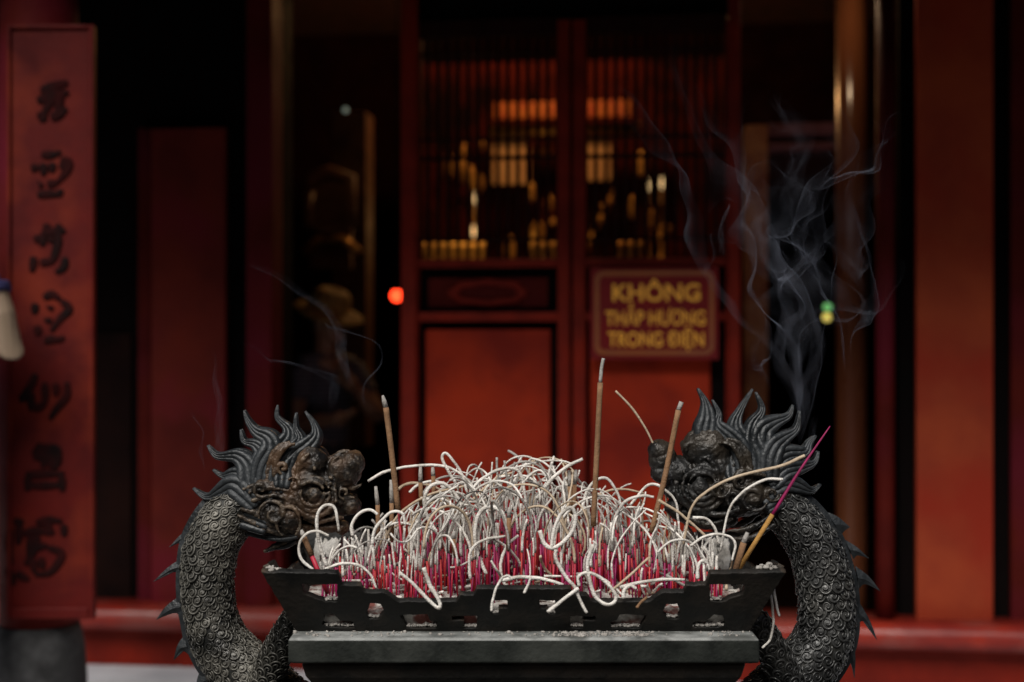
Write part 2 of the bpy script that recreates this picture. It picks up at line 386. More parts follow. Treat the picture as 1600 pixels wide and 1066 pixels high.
# couplet board
CB = empty('couplet_board', P(76, 970, DB), 'tall red vertical board with black brush characters at the far left', 'couplet board')
o0 = CB.location
def rel(v, o): return Vector(v)-o
def pbox(mb, px0, px1, y0, y1, D, th, o):
    a = P(px0, y1, D)-o; c_ = P(px1, y0, D)-o
    return mb.box((a.x, a.y, a.z), (c_.x, a.y+th, c_.z))
b = MB(); pbox(b, 14, 140, 40, 965, DB, .02, o0); b.build('board', M['board'], CB, bevel=.003)
b = MB(); pbox(b, 10, 16, 38, 968, DB-.012, .034, o0); pbox(b, 138, 146, 38, 968, DB-.012, .034, o0)
pbox(b, 16.5, 137.5, 38, 45, DB-.01, .03, o0); pbox(b, 16.5, 137.5, 950, 968, DB-.01, .03, o0)
b.build('frame', M['board'], CB, bevel=.004)
chars = [((7.61,0,100), [[(480,330),(640,270),(810,220)],[(440,440),(620,380),(820,340)],[(640,250),(600,420),(520,600)],[(720,320),(700,450),(690,600)],[(480,560),(520,690)],[(600,640),(700,600),(790,520)]]),
 ((4.844,0,220), [[(310,108),(380,108),(440,98)],[(425,75),(440,115)],[(230,208),(290,190)],[(318,170),(330,215),(325,262)],[(395,165),(385,240)],[(455,150),(545,150)],[(540,155),(500,235),(440,310)],[(355,322),(400,325),(445,305)],[(280,412),(370,402),(470,408)],[(440,370),(452,410)],[(480,170),(455,215)],[(290,330),(310,318)]]),
 ((4.844,0,220), [[(352,625),(345,690)],[(420,640),(450,665),(492,695)],[(310,702),(400,690),(480,682)],[(255,755),(312,715)],[(312,715),(322,800)],[(380,725),(376,770)],[(440,700),(437,780),(395,900),(330,935)],[(255,875),(238,992)],[(300,925),(380,905)],[(495,880),(480,955),(420,1000)]]),
 ((4.444,0,440), [[(242,150),(235,225)],[(345,165),(335,195)],[(330,250),(325,290)],[(255,305),(266,375)],[(420,130),(480,190),(420,255),(355,345)],[(305,415),(360,402),(425,405)],[(415,378),(425,415)],[(300,115),(360,90),(420,125)]]),
 ((4.444,0,440), [[(250,640),(205,735),(140,815)],[(145,800),(170,830)],[(220,770),(215,840),(218,900)],[(310,700),(315,790),(305,865)],[(230,885),(310,850)],[(388,705),(385,795)],[(465,695),(460,795),(395,880),(345,955)]]),
 ((4.444,0,680), [[(290,60),(225,135)],[(250,90),(400,80)],[(300,90),(300,230)],[(350,90),(350,230)],[(402,80),(400,180),(370,240)],[(225,150),(400,150)],[(175,280),(310,270),(450,270)],[(190,290),(188,390)],[(280,335),(292,365)],[(343,335),(352,362)],[(425,280),(432,395)],[(200,350),(440,345)]]),
 ((4.444,0,680), [[(250,612),(340,590),(430,600)],[(440,620),(440,705)],[(330,610),(335,700)],[(90,598),(165,602)],[(70,640),(62,780),(80,900)],[(150,685),(270,665),(380,680)],[(210,700),(200,850)],[(180,785),(330,765)],[(265,700),(235,800),(175,905)],[(330,780),(430,830),(350,950),(240,970)],[(280,850),(295,930)],[(45,925),(100,1040)],[(110,960),(205,1005)],[(130,620),(125,760)],[(220,860),(240,960)]])]
for (s, ox, oy), strokes in chars:
    b = MB()
    for st in strokes:
        if len(st) == 2: st = [st[0], ((st[0][0]+st[1][0])/2+4, (st[0][1]+st[1][1])/2+4), st[1]]
        pts = catmull([P(ox+x/s, oy+y/s, DB-.003)-o0 for x, y in st], 6); n = len(pts)
        r = [.0108*(.62+.5*math.sin(math.pi*(i/(n-1))**.7))*(1.15 if s < 7 else 1.4) for i in range(n)]
        k0 = len(b.v); b.tube(pts, r, 8)
        b.v[k0:] = [(v_[0], (v_[1]-(DB-.003-o0.y))*.10+(DB-.003-o0.y), v_[2]) for v_ in b.v[k0:]]
    b.build('character', M['ink'], CB, smooth=True)

# warning sign on the right hand door
vS = -.075
SG = empty('warning_sign', W0 + UA*UV(1022,vS)[0] + VA*vS + Vector((0,0,WZ(562,1022,vS))), 'dark red rectangular sign with three lines of gold lettering on the right door', 'sign', rz=PHI)
su = UV(1022,vS)[0]; sz = WZ(562,1022,vS)
def SL(px, py): return UV(px,vS)[0]-su, WZ(py,1022,vS)-sz
a0 = SL(922,562); a1 = SL(1123,418)
b = MB(); b.box((a0[0],0,a0[1]), (a1[0],.022,a1[1])); b.build('sign_board', M['sign'], SG, bevel=.004)
def rrect(x0,z0,x1,z1,r,n=6):
    o = []
    for cx,cz,a in ((x1-r,z1-r,0),(x0+r,z1-r,90),(x0+r,z0+r,180),(x1-r,z0+r,270)):
        for k in range(n+1):
            t = R(a+90*k/n); o.append((cx+r*math.cos(t), cz+r*math.sin(t)))
    return o
o1 = rrect(a0[0]+.018,a0[1]+.018,a1[0]-.018,a1[1]-.014,.035); i1 = rrect(a0[0]+.036,a0[1]+.036,a1[0]-.036,a1[1]-.032,.022)
b = MB(); n = len(o1)
vs = [(x,-.004,z) for x,z in o1]+[(x,-.004,z) for x,z in i1]+[(x,-.0003,z) for x,z in o1]+[(x,-.0003,z) for x,z in i1]
fs = []
for k in range(n):
    j = (k+1)%n; fs += [(k,n+k,n+j,j),(2*n+k,k,j,2*n+j),(n+k,3*n+k,3*n+j,n+j)]
b.add(vs, fs); b.build('border', M['sign_line'], SG)
def text_to(txt, px0, px1, ycap, ybase, off=.012, cap=.727):
    cu = bpy.data.curves.new('t', 'FONT'); cu.body = txt; cu.size = 1; cu.offset = off; cu.extrude = .02; cu.resolution_u = 4
    me = curve_mesh(cu); me.name = 'lettering'
    co = np.empty(len(me.vertices)*3); me.vertices.foreach_get('co', co); co = co.reshape(-1,3)
    x0, z0 = SL(px0, ybase); x1, z1 = SL(px1, ycap)
    mn, mx = co[:,0].min(), co[:,0].max()
    new = np.stack([x0+(co[:,0]-mn)/(mx-mn)*(x1-x0), -.003-co[:,2]*.1, z0+co[:,1]/cap*(z1-z0)], 1)
    me.vertices.foreach_set('co', new.ravel()); me.materials.clear(); me.materials.append(M['gold']); me.update()
    o = bpy.data.objects.new('lettering', me); COL.objects.link(o); o.parent = SG; return o
text_to('KHÔNG', 957, 1094, 443, 470, .02)
text_to('THẮP HƯƠNG', 946, 1102, 485, 508, .014)
text_to('TRONG ĐIỆN', 950, 1100, 518, 541, .014)

# ------------------------------------------------------------------ inside: altar, candles, lamps
def atw(px, py, v):
    u, t = UV(px, v); return W0 + UA*u + VA*v + Vector((0,0,CH-(py-533)/F*t))
def lamp(name, px, py, v, r, m, e, col, label, cat, hang=True):
    c = atw(px, py, v); o = empty(name, c, label, cat)
    b = MB(); b.ell((0,0,0), (r,r,r), 16, 10); b.build('glowing_globe', m, o, smooth=True)
    if hang:
        b = MB(); b.tube([(0,0,r*.9),(0,0,4.3-c.z)], .004, 6); b.lathe([(r*.5,r*.85),(r*.45,r*1.15),(.01,r*1.3)], (0,0,0), 12); b.build('cord', M['black'], o)
    if e:
        l = bpy.data.lights.new('point', 'POINT'); l.energy = e; l.color = col; l.shadow_soft_size = r
        lo = bpy.data.objects.new(name+'_light', l); COL.objects.link(lo); lo.parent = o; lo.location = (0,-r-.03,0)
    return o
lamp('red_lamp', 620, 462, .5, .028, E['red'], .15, (1,.1,.03), 'small glowing red lamp in the dark doorway left of the doors', 'lamp')
lamp('green_lamp', 1293, 480, 2.2, .022, E['green'], 0, None, 'small green light hanging directly above the yellow one in the dark right opening', 'lamp')
lamp('yellow_lamp', 1292, 496, 2.21, .022, E['yellow'], 0, None, 'small yellow light just below the green one in the dark right opening', 'lamp', False)
hl = lamp('hanging_bulb', 1290, -40, .32, .03, E['bulb'], 3.2, (1,.70,.42), 'warm bulb hanging high beside the glossy brown column in the right opening', 'lamp')
AT = empty('altar', atw(870,900,3.2), 'gilded red altar with a lit cream niche, seen through the lattice doors', 'altar', rz=PHI)
ao = AT.location; Ri = Matrix.Rotation(-PHI, 3, 'Z')
def al(px, py, v): return Ri @ (atw(px, py, v)-ao)
def abox(mb, px0, px1, y0, y1, v, th):
    a = al(px0, y1, v); c_ = al(px1, y0, v); return mb.box((a.x,a.y,a.z), (c_.x,a.y+th,c_.z))
b = MB(); abox(b, 640, 1010, 408, 640, 3.0, .7); b.build('table', M['in_brown'], AT, bevel=.01)
b = MB(); abox(b, 772, 985, 156, 186, 3.3, .04)
b.build('valance', M['cloth_red'], AT, bevel=.005)
b = MB(); abox(b, 770, 828, 212, 288, 3.4, .03); b.build('niche_panel', M['cream'], AT); b = MB(); abox(b, 910, 954, 212, 282, 3.4, .03); b.build('niche_panel', M['cream'], AT)
b = MB(); abox(b, 650, 1130, 90, 404, 3.62, .03); b.build('glow_drape', M['in_glow'], AT)  # added cloth sheet carrying the painted red glow
b = MB(); abox(b, 765, 1000, 190, 212, 3.36, .03)
for k in range(34):
    p = al(rnd.uniform(700,1050), rnd.uniform(225,392), 3.42+rnd.uniform(0,.12)); b.ell(p, (rnd.uniform(.012,.05),.02,rnd.uniform(.02,.10)), 10, 8)
for k in range(7):
    p = al(960-k*7, 300+k*14, 3.45); b.ell(p, (.02,.02,.03), 8, 6)
tag(b.build('gilt_carving', M['gilt'], AT, smooth=True), kind='stuff')
l = bpy.data.lights.new('altar_light', 'POINT'); l.energy = 65; l.color = (1,.52,.20); l.shadow_soft_size = .1
lo = bpy.data.objects.new('altar_lamp_light', l); COL.objects.link(lo); lo.parent = AT
lo.location = al(840, -75, 2.75)
b = MB(); b.ell(lo.location+Vector((0,.16,0)), (.05,.05,.05), 14, 8); b.build('lit_bulb', E['lant'], AT, smooth=True)
# candles and offering cups on the altar
def candle(px, py, v, hgt, lab):
    c = atw(px, 405, v-.05); o = empty('candlestick', c, lab, 'candlestick', 'candlesticks on the altar')
    top = atw(px, py, v-.05).z-c.z
    b = MB(); b.lathe([(.03,0),(.028,.01),(.01,.03),(.008,max(.05,top-hgt)),(.018,max(.055,top-hgt+.005))], (0,0,0), 12); b.build('holder', M['gilt'], o, smooth=True)
    b = MB(); b.lathe([(.009,max(.06,top-hgt+.006)),(.009,top-.03)], (0,0,0), 10); b.build('candle', M['cream'], o)
    b = MB(); b.lathe([(.003,top-.03),(.009,top-.005),(.007,top+.02),(.001,top+.05)], (0,0,0), 10); b.build('flame', E['candle'], o, smooth=True)
candle(743, 312, 3.25, .12, 'tall candle with white flame behind the left lattice door')
candle(740, 363, 3.2, .04, 'short candle burning just below the tall candle, behind the left lattice door')
candle(1034, 288, 3.2, .12, 'right one of two small white flames behind the right lattice door')
candle(1012, 292, 3.3, .12, 'left and dimmer of two small white flames behind the right lattice door')
cup = None
for px in (661, 677, 693, 708, 723, 739, 753, 835, 848, 866, 968, 984, 998):
    c = atw(px, 405, 3.08)
    if cup is None:
        b = MB(); b.lathe([(.02,0),(.012,.012),(.012,.03),(.03,.07),(.034,.11),(.030,.11),(.02,.07)], (0,0,0), 14)
        cup = b.build('offering_cup', M['gilt'], None, smooth=True); o = cup
    else:
        o = cup.copy(); COL.objects.link(o)
    tag(o, 'small brass cup in the row along the front of the altar', 'cup', 'brass cups along the altar front'); o.location = c
l = bpy.data.lights.new('candle_light', 'POINT'); l.energy = 1.6; l.color = (1,.62,.22); l.shadow_soft_size = .03
lo = bpy.data.objects.new('candle_glow', l); COL.objects.link(lo); lo.parent = AT; lo.location = al(730, 352, 2.9)
# framed gilt shrine in the left doorway gloom
SH = empty('gilt_shrine', atw(510,420,1.9), 'dim gilded shrine frame high in the dark left doorway', 'shrine', rz=PHI)
so = SH.location
def sh(px, py, v): return Ri @ (atw(px,py,v)-so)
b = MB(); r_ = [sh(482,300,1.9), sh(486,278,1.9), sh(515,268,1.9), sh(548,278,1.9), sh(548,352,1.9), sh(515,366,1.9), sh(482,352,1.9), sh(482,300,1.9)]
b.tube(r_, .035, 8); b.build('frame', M['in_brown'], SH, smooth=True)
b = MB(); a = sh(484,420,1.95); c_ = sh(548,280,1.95); b.box((a.x,a.y,a.z),(c_.x,a.y+.05,c_.z)); b.build('back_panel', M['in_brown'], SH)
b = MB(); b.tube([sh(475,395,1.9), sh(500,372,1.9), sh(535,372,1.9), sh(560,395,1.9)], .025, 8); b.build('roof_ridge', M['gilt'], SH, smooth=True)
l = bpy.data.lights.new('shrine_light', 'POINT'); l.energy = .28; l.color = (1,.5,.18); l.shadow_soft_size = .05
lo = bpy.data.objects.new('shrine_glow', l); COL.objects.link(lo); lo.parent = SH; lo.location = sh(520, 225, 1.5)
b = MB(); b.ell(sh(540,172,1.75), (.015,.015,.015), 10, 8); b.build('small_bulb', E['dim'], SH)

# ------------------------------------------------------------------ people
def hand_chain(b, wr, d, side, up, s=1.0, curl=.5):
    """palm + five fingers from the wrist wr, pointing along d; up = palm normal"""
    d = d.normalized(); side = (side-d*side.dot(d)).normalized(); nrm = d.cross(side)
    pc = wr+d*.05*s
    b.ell(pc, (.038*s,.038*s,.038*s), 10, 8)
    b.tube([wr, wr+d*.085*s], [.028*s,.034*s], 8)
    for i, (off, ln) in enumerate(((-.032,.068),(-.011,.078),(.011,.074),(.031,.058))):
        p0 = wr+d*.085*s+side*off*s; pts = [p0]; dd = d.copy()
        for k in range(3):
            dd = (dd*math.cos(curl*.5)+nrm*math.sin(curl*.5)).normalized(); pts.append(pts[-1]+dd*ln*s/3)
        b.tube(pts, [.0105*s,.010*s,.009*s,.0075*s], 8)
    t0 = wr+d*.03*s-side*.035*s
    b.tube([t0, t0+(d*.6-side*.7).normalized()*.035*s, t0+(d*.8-side*.45).normalized()*.065*s], [.012*s,.0115*s,.009*s], 8)
def person(loc, rz, J, hts, label, skin, shirt, trous, hat=None, hairm=None, sleeve=.55):
    o = empty('person', loc, label, 'person', rz=rz)
    V = {k: Vector(v) for k, v in J.items()}
    b = MB()
    hd = V['head']; fw = V['face'].normalized(); sd = Vector((0,0,1)).cross(fw).normalized()
    rot = Matrix((sd, -fw, Vector((0,0,1)))).transposed()
    b.ell(hd, (.075,.095,.115), 16, 12, rot)
    b.ell(hd+fw*.045-Vector((0,0,.065)), (.048,.045,.045), 12, 8, rot)
    b.tube([hd+fw*.085+Vector((0,0,.02)), hd+fw*.112-Vector((0,0,.022)), hd+fw*.095-Vector((0,0,.03))], [.009,.015,.011], 8)
    b.tube([hd+fw*.086-Vector((0,0,.062))-sd*.022, hd+fw*.097-Vector((0,0,.060)), hd+fw*.086-Vector((0,0,.062))+sd*.022], [.006,.009,.006], 8)
    for s in (-1,1):
        b.ell(hd+sd*s*.077-Vector((0,0,.01)), (.012,.02,.032), 8, 6, rot)
        b.tube([hd+fw*.088+sd*s*.012+Vector((0,0,.028)), hd+fw*.078+sd*s*.045+Vector((0,0,.030))], [.007,.006], 6)
    b.tube([V['neck'], hd-Vector((0,0,.06))], [.058,.055], 12)
    for s in 'lr':
        sh_, el, wr = V['sh_'+s], V['el_'+s], V['wr_'+s]
        b.tube([sh_, sh_.lerp(el,.5), el, el.lerp(wr,.3), wr], [.052,.050,.043,.044,.028], 12)
        d = (wr-el).normalized(); hand_chain(b, wr, d, Vector((0,0,1)).cross(d) if abs(d.z)<.9 else Vector((1,0,0)), None)
        b.tube([V['hip'].lerp(V['kn_'+s],.05), V['kn_'+s], V['an_'+s]], [.075,.05,.036], 10)
        an = V['an_'+s]; b.tube([an-Vector((0,0,.02))-fw*.04, an-Vector((0,0,.04))+fw*.08, an-Vector((0,0,.045))+fw*.16], [.04,.038,.03], 8)
    b.tube([V['hip'], V['neck']], [.11,.09], 12)
    fuse(b.build('body', skin, o), .0065, 2)
    for s in (-1,1):
        e = MB(); e.ell(hd+fw*.083+sd*s*.030+Vector((0,0,.012)), (.014,.012,.012), 10, 8)
        e.build('eye', M['eye'], o, smooth=True)
    c = MB(); shm = (V['sh_l']+V['sh_r'])/2; hw = V['sh_r']-V['sh_l']
    c.ell(shm.lerp(V['hip'],.28), (hw.length*.48,.125,.20), 16, 12, rot)
    c.ell(V['hip']+Vector((0,0,.12)), (hw.length*.41,.12,.20), 16, 12, rot)
    c.tube([V['sh_l'], shm+Vector((0,0,.03)), V['sh_r']], [.062,.075,.062], 12)
    for s in 'lr':
        a, e_ = V['sh_'+s], V['el_'+s]; c.tube([a, a.lerp(e_, sleeve)], [.066,.062], 12)
    fuse(c.build('shirt', shirt, o), .008, 4)
    c = MB(); c.ell(V['hip'], (hw.length*.43,.125,.13), 16, 10, rot)
    for s in 'lr': c.tube([V['hip']+(V['kn_'+s]-V['hip'])*.15, V['kn_'+s], V['an_'+s]], [.10,.072,.058], 12)
    fuse(c.build('trousers', trous, o), .009, 4)
    h = MB(); h.ell(hd-fw*.018+Vector((0,0,.02)), (.083,.098,.112), 16, 12, rot)
    h.v = [v for v in h.v]
    for i, v in enumerate(h.v):
        q = Vector(v)-hd
        if q.dot(fw) > .045: h.v[i] = tuple(Vector(v)-fw*(q.dot(fw)-.045)*1.0)
    h.build('hair', M['hair'], o, smooth=True)
    if hat: hat(o, hd)
    return o
def straw_hat(o, hd):
    b = MB(); pr = [(.175,.035),(.17,.045),(.11,.060),(.098,.066),(.092,.13),(.07,.152),(.01,.158),(.01,.150),(.065,.143),(.085,.125),(.09,.058),(.12,.048)]
    b.lathe(pr, (0,0,0), 32); h = b.build('straw_hat', M['straw'], o, smooth=True)
    h.location = hd; h.rotation_euler = (R(14), R(16), 0)
pl = atw(514, 533, 1.0); pl.z = .3
person(pl, 0, dict(head=(-.01,0,1.40), face=(.85,-.5,-.25), neck=(-.02,.01,1.22), sh_l=(-.13,-.06,1.17), sh_r=(.10,.10,1.17), hip=(-.02,.03,.78),
    el_l=(-.15,-.10,.90), wr_l=(.03,-.20,.93), el_r=(.24,.02,.93), wr_r=(.14,-.10,1.07), kn_l=(-.09,-.05,.43), an_l=(-.1,-.01,.06), kn_r=(.08,.02,.43), an_r=(.08,.05,.06)),
    None, 'person in striped shirt and yellow straw hat in the dark left doorway', M['skin_dim'], M['stripe'], M['trouser'], hat=straw_hat)
pl = P(-36, 533, 4.25); pl.z = .26
person(pl, 0, dict(head=(-.12,.06,1.68), face=(.6,.8,-.15), neck=(-.12,.03,1.50), sh_l=(-.28,.10,1.45), sh_r=(.045,-.03,1.50), hip=(-.13,.03,.96),
    el_l=(-.30,.20,1.18), wr_l=(-.12,.36,1.35), el_r=(.118,-.05,1.315), wr_r=(-.16,.20,1.42), kn_l=(-.22,.05,.50), an_l=(-.22,.0,.06), kn_r=(-.04,.03,.50), an_r=(-.04,0,.06)),
    None, 'person in dark blue top at the left edge, only a bare elbow showing', M['skin'], M['navy'], M['trouser'], sleeve=.16)

# ------------------------------------------------------------------ incense burner
XC = .0195; D0 = 2.6; PM = D0/F
IB = empty('incense_burner', (XC, D0, 0), 'large dark iron incense burner with stepped openwork tray and two dragon handles', 'incense burner')
bo = IB.location.copy()
zb = 1.107; FB, FT = 2.424, 2.364; zt = CH-357/F*FT
BB, BT = 2.776, 2.836
XB, XT = .382, .434
# tray panels
half_top = [(0,918),(72,918),(77,928),(98,928),(104,938),(197,938),(215,924),(250,923.5),(255,913.5),(284,912),(291,894),(407,892)]
holes_h = [
 [(289,909),(348,909),(343,926),(309,938),(289,938)],
 [(223,943),(239,942),(245,952),(241,962),(225,962),(217,953)],
 [(265,976),(301,976),(314,972),(310,960),(296,959),(285,966),(267,968)],
 [(136,978),(180,978),(191,960),(150,959),(145,966),(136,968)],
 [(73,961),(111,961),(111,968),(94,968),(94,978),(73,978)],
 [(25,937),(49,937),(49,955),(38,955),(36,948),(25,948)]]
kk = (FT-FB)/(zt-zb); cl = math.sqrt(1+kk*kk)
def uh(hx, py):
    a = (py-533)/F; t = (FB+kk*(CH-zb))/(1+a*kk)
    return hx/F*t, (CH-a*t-zb)*cl
def jag(poly, amp=.0022, step=.006):
    out = []
    for i in range(len(poly)):
        a = Vector(poly[i]+(0,)); c = Vector(poly[(i+1)%len(poly)]+(0,)); n = max(1, int((c-a).length/step))
        for k in range(n):
            p = a.lerp(c, k/n); q = p*90
            out.append((p.x+amp*mnoise.noise((q.x,q.y,3)), p.y+amp*mnoise.noise((q.x,q.y,9))))
    return out
for h in holes_h[1:]:
    cx_ = sum(q[0] for q in h)/len(h); cy2 = sum(q[1] for q in h)/len(h)
    h[:] = [(cx_+(q[0]-cx_)*1.10, min(979.5, cy2+(q[1]-cy2)*1.32)) for q in h]
HM = uh(0, 986)[1]
def panel_mesh(sx):
    top = [uh(x,y) for x,y in half_top]
    outl = [(-x,h) for x,h in top[::-1]] + top[1:] + [(XB,0),( -XB,0)]
    hs = []
    for h in holes_h:
        q = [uh(x,y) for x,y in h]; hs.append(q); hs.append([(-x,y) for x,y in q][::-1])
    cu = bpy.data.curves.new('p','CURVE'); cu.dimensions = '2D'; cu.fill_mode = 'BOTH'; cu.extrude = .0045; cu.bevel_depth = .0016; cu.bevel_resolution = 1
    for pl_ in [outl]+hs:
        pts = jag([(x*sx, y) for x,y in pl_]); s = cu.splines.new('POLY'); s.points.add(len(pts)-1)
        for i, p in enumerate(pts): s.points[i].co = (p[0], p[1], 0, 1)
        s.use_cyclic_u = True
    me = curve_mesh(cu); co = np.empty(len(me.vertices)*3); me.vertices.foreach_get('co', co); return me, co.reshape(-1,3)
def put_panel(org, ua, up, nr, sx):
    me, co = panel_mesh(sx); org, ua, up, nr = map(lambda q: np.array(q, float), (org, ua, up, nr))
    W = org + co[:,:1]*ua + co[:,1:2]*up + co[:,2:3]*nr
    me.vertices.foreach_set('co', W.ravel()); me.materials.clear(); me.materials.append(M['tray']); me.update(); me.name = 'tray_panel'
    o = bpy.data.objects.new('tray_panel', me); COL.objects.link(o); o.parent = IB
    return o
upf = Vector((0, FT-FB, zt-zb)).normalized(); upb = Vector((0, BT-BB, zt-zb)).normalized()
put_panel((0, FB-D0, zb), (1,0,0), upf, Vector((1,0,0)).cross(upf), 1)
put_panel((0, BB-D0, zb), (1,0,0), upb, Vector((1,0,0)).cross(upb), 1)
for s in (-1,1):
    ups = Vector((s*(XT-XB), 0, zt-zb)).normalized()
    put_panel((s*XB, (FB+BB)/2-D0, zb), (0,1,0), ups, Vector((0,1,0)).cross(ups), (BB-FB)/2/XB)
# ledge and body
yc = (FB+BB)/2-D0
def rectring(b, prof):
    vs = []; fs = []
    for hx, hy, z in prof: vs += [(-hx,yc-hy,z),(hx,yc-hy,z),(hx,yc+hy,z),(-hx,yc+hy,z)]
    for i in range(len(prof)-1):
        for k in range(4): fs.append((i*4+k, i*4+(k+1)%4, i*4+4+(k+1)%4, i*4+4+k))
    fs.append((3,2,1,0)); n = len(prof)*4; fs.append((n-4,n-3,n-2,n-1)); return b.add(vs, fs)
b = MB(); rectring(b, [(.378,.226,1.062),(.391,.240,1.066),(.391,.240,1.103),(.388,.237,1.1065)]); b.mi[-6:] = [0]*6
lg = b.build('rim_ledge', [M['ledge'], M['dust_skylit']], IB, bevel=.003)
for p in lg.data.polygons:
    if p.center.z > 1.104: p.material_index = 1  # upper face gets the paler dust, sky light painted in
b = MB(); rectring(b, [(.30,.15,.50),(.33,.18,.56),(.35,.20,.70),(.345,.195,.86),(.30,.155,.95),(.325,.18,.985),(.352,.20,1.015),(.366,.213,1.035),(.374,.218,1.0615)]); b.build('burner_body', M['tray'], IB, bevel=.006)
for sx in (-1,1):
    for sy in (-1,1):
        b = MB(); b.tube(catmull([(sx*.27,yc+sy*.13,.54),(sx*.31,yc+sy*.17,.38),(sx*.29,yc+sy*.15,.18),(sx*.33,yc+sy*.19,.0)],6), [.07,.068,.065,.06,.055,.05,.047,.045,.043,.042,.042,.042,.043,.045,.048,.052,.058,.064,.07][:19], 12)
        b.build('leg', M['iron'], IB, smooth=True)
# ash bed
b = MB(); NX, NY = 120, 62; vs = []
def bedz(x, y):
    fx = max(0, 1-(abs(x)/.36)**2); fy = max(0, 1-((y-yc)/.19)**2)
    return 1.143+.030*fx*fy + .010*mnoise.noise((x*25,y*25,0)) + .006*mnoise.noise((x*90,y*90,4))
for j in range(NY+1):
    for i in range(NX+1):
        x = -.392+.784*i/NX; yf = lambda z: FB+(FT-FB)*(z-zb)/(zt-zb)+.006-D0+.002*mnoise.noise((x*60, z*90, 1))
        if j < 2: z = 1.108+.016*j; y = yf(z)
        else:
            y0_ = yf(1.140); y = y0_+(BB-D0+.010-y0_)*(j-2)/(NY-2); z = bedz(x,y)
        vs.append((x,y,z))
fs = [(j*(NX+1)+i, j*(NX+1)+i+1, (j+1)*(NX+1)+i+1, (j+1)*(NX+1)+i) for j in range(NY) for i in range(NX)]
b.add(vs, fs); bed = b.build('ash_fill', M['ashbed'], None, smooth=True); bed.location = bo
tag(bed, 'pale grey ash filling the burner tray between its openwork sides', 'ash', kind='stuff')
# ash crusts: on inner back wall, corners, ledge
b = MB(); r2 = random.Random(5)
def crumb(p, r): 
    k0 = len(b.v); b.ell(p, (r*r2.uniform(.7,1.3), r*r2.uniform(.7,1.3), r*r2.uniform(.5,1)), 7, 5)
    b.v[k0:] = [tuple(Vector(v)+Vector((mnoise.noise(Vector(v)*400),mnoise.noise(Vector(v)*400+Vector((9,9,9))),0))*r*.4) for v in b.v[k0:]]
for (px, n, wd) in ((905,150,70),(990,130,45),(1120,30,60),(600,40,90),(500,25,30),(760,30,120)):
    for i in range(n):
        x = px+r2.gauss(0,.45)*wd; crumb(P(x, 0, FB-.02-abs(r2.gauss(0,.012)))*1.0, 0) if False else None
        xw = (x-800)/F*2.39; crumb((xw, 2.395+r2.uniform(-.022,.018), 1.1075), min(.0042, .0010*math.exp(abs(r2.gauss(0,.6)))))
for cx, cy_, sc in ((412,893,1),(1216,891,1.3)):
    c = P(cx+(16 if cx<800 else -18), cy_-1, FT+.012)
    for i in range(26): crumb(c+Vector((max(-.014,min(.014,r2.gauss(0,.008*sc))), r2.gauss(0,.005), abs(r2.gauss(0,.003*sc)))), r2.uniform(.002,.0045)*sc)
for h in holes_h:
    for sg in (-1,1):
        pts_ = sorted(h, key=lambda q: -q[1])[:2]; ymx = max(q[1] for q in h); xs = [q[0] for q in h if q[1] > ymx-7]
        for i in range(int(14+(max(xs)-min(xs))*2.2)):
            hx = r2.uniform(min(xs)+1, max(xs)-1)*sg; yy = ymx-1.5-abs(r2.gauss(0,1.2)); u_, h_ = uh(hx, yy)
            q = Vector((XC+u_, FB, zb))+upf*h_+Vector((0,r2.uniform(-.004,.006),0)); crumb(q, r2.uniform(.0010,.0030))
ac = b.build('ash_crumbs', M['ash_grey'], None, smooth=True); tag(ac, 'grey ash crumbs scattered on the burner ledge and heaped on the tray corners', 'ash', kind='stuff')
# leaning ash crust inside back wall (left and right high corners)
b = MB()
for s in (-1,1):
    vs = []; n = 60; m_ = 18
    for i in range(n+1):
        x = s*(.408-.22*i/n)
        for j in range(m_+1):
            t = j/m_; hh = (.092 if i<20 else .092-.050*min(1,(i-20)/20))*(1+.16*mnoise.noise((i*.9,0,s))+.10*mnoise.noise((i*2.3,4,s)))
            y = BB-D0-.016+(BT-BB)*t*hh/.11-.010*abs(mnoise.noise((i*.9,j*.9,2)))-.004*mnoise.noise((i*2.1,j*1.9,7))
            vs.append((x*(1 if True else 1), y-.01*(1-t), zb+.03+t*(hh-.02)))
    fs = [(i*(m_+1)+j, (i+1)*(m_+1)+j, (i+1)*(m_+1)+j+1, i*(m_+1)+j+1) for i in range(n) for j in range(m_)]
    b.add(vs, fs)
cr = b.build('ash_crust', M['ash'], None, smooth=True); cr.location = bo
so_ = cr.modifiers.new('t','SOLIDIFY'); so_.thickness = .008
tag(cr, 'thick white ash crust caked inside the back wall of the tray', 'ash', kind='stuff')

# ------------------------------------------------------------------ dragons
def rough_up(o):
    me = o.data; n = len(me.vertices); co = np.empty(n*3); no = np.empty(n*3)
    me.vertices.foreach_get('co', co); me.vertices.foreach_get('normal', no); co = co.reshape(-1,3); no = no.reshape(-1,3)
    d = np.array([mnoise.noise(Vector(c*45))*.0022+mnoise.noise(Vector(c*130))*.0013+max(0,mnoise.noise(Vector(c*260)))*.0012 for c in co])
    me.vertices.foreach_set('co', (co+no*d[:,None]).ravel()); me.update()
def scale_unit():
    """spiral scale, tip towards -x (local), normal +z, radius 1"""
    b = MB(); vs = [(0,0,.26)]; n = 12
    for k in range(n):
        a = 2*math.pi*k/n; vs.append((math.cos(a), .92*math.sin(a), -.22))
    b.add(vs, [(0, 1+k, 1+(k+1)%n) for k in range(n)])
    pts = []
    for k in range(30):
        t = k/29; a = R(-150+ t*620); r = .93*(1-t)**.8+.07
        pts.append((-math.cos(a)*r, math.sin(a)*r*.92, .05+.30*t))
    b.tube(pts, [.15*(1-.35*k/29) for k in range(30)], 5)
    return b
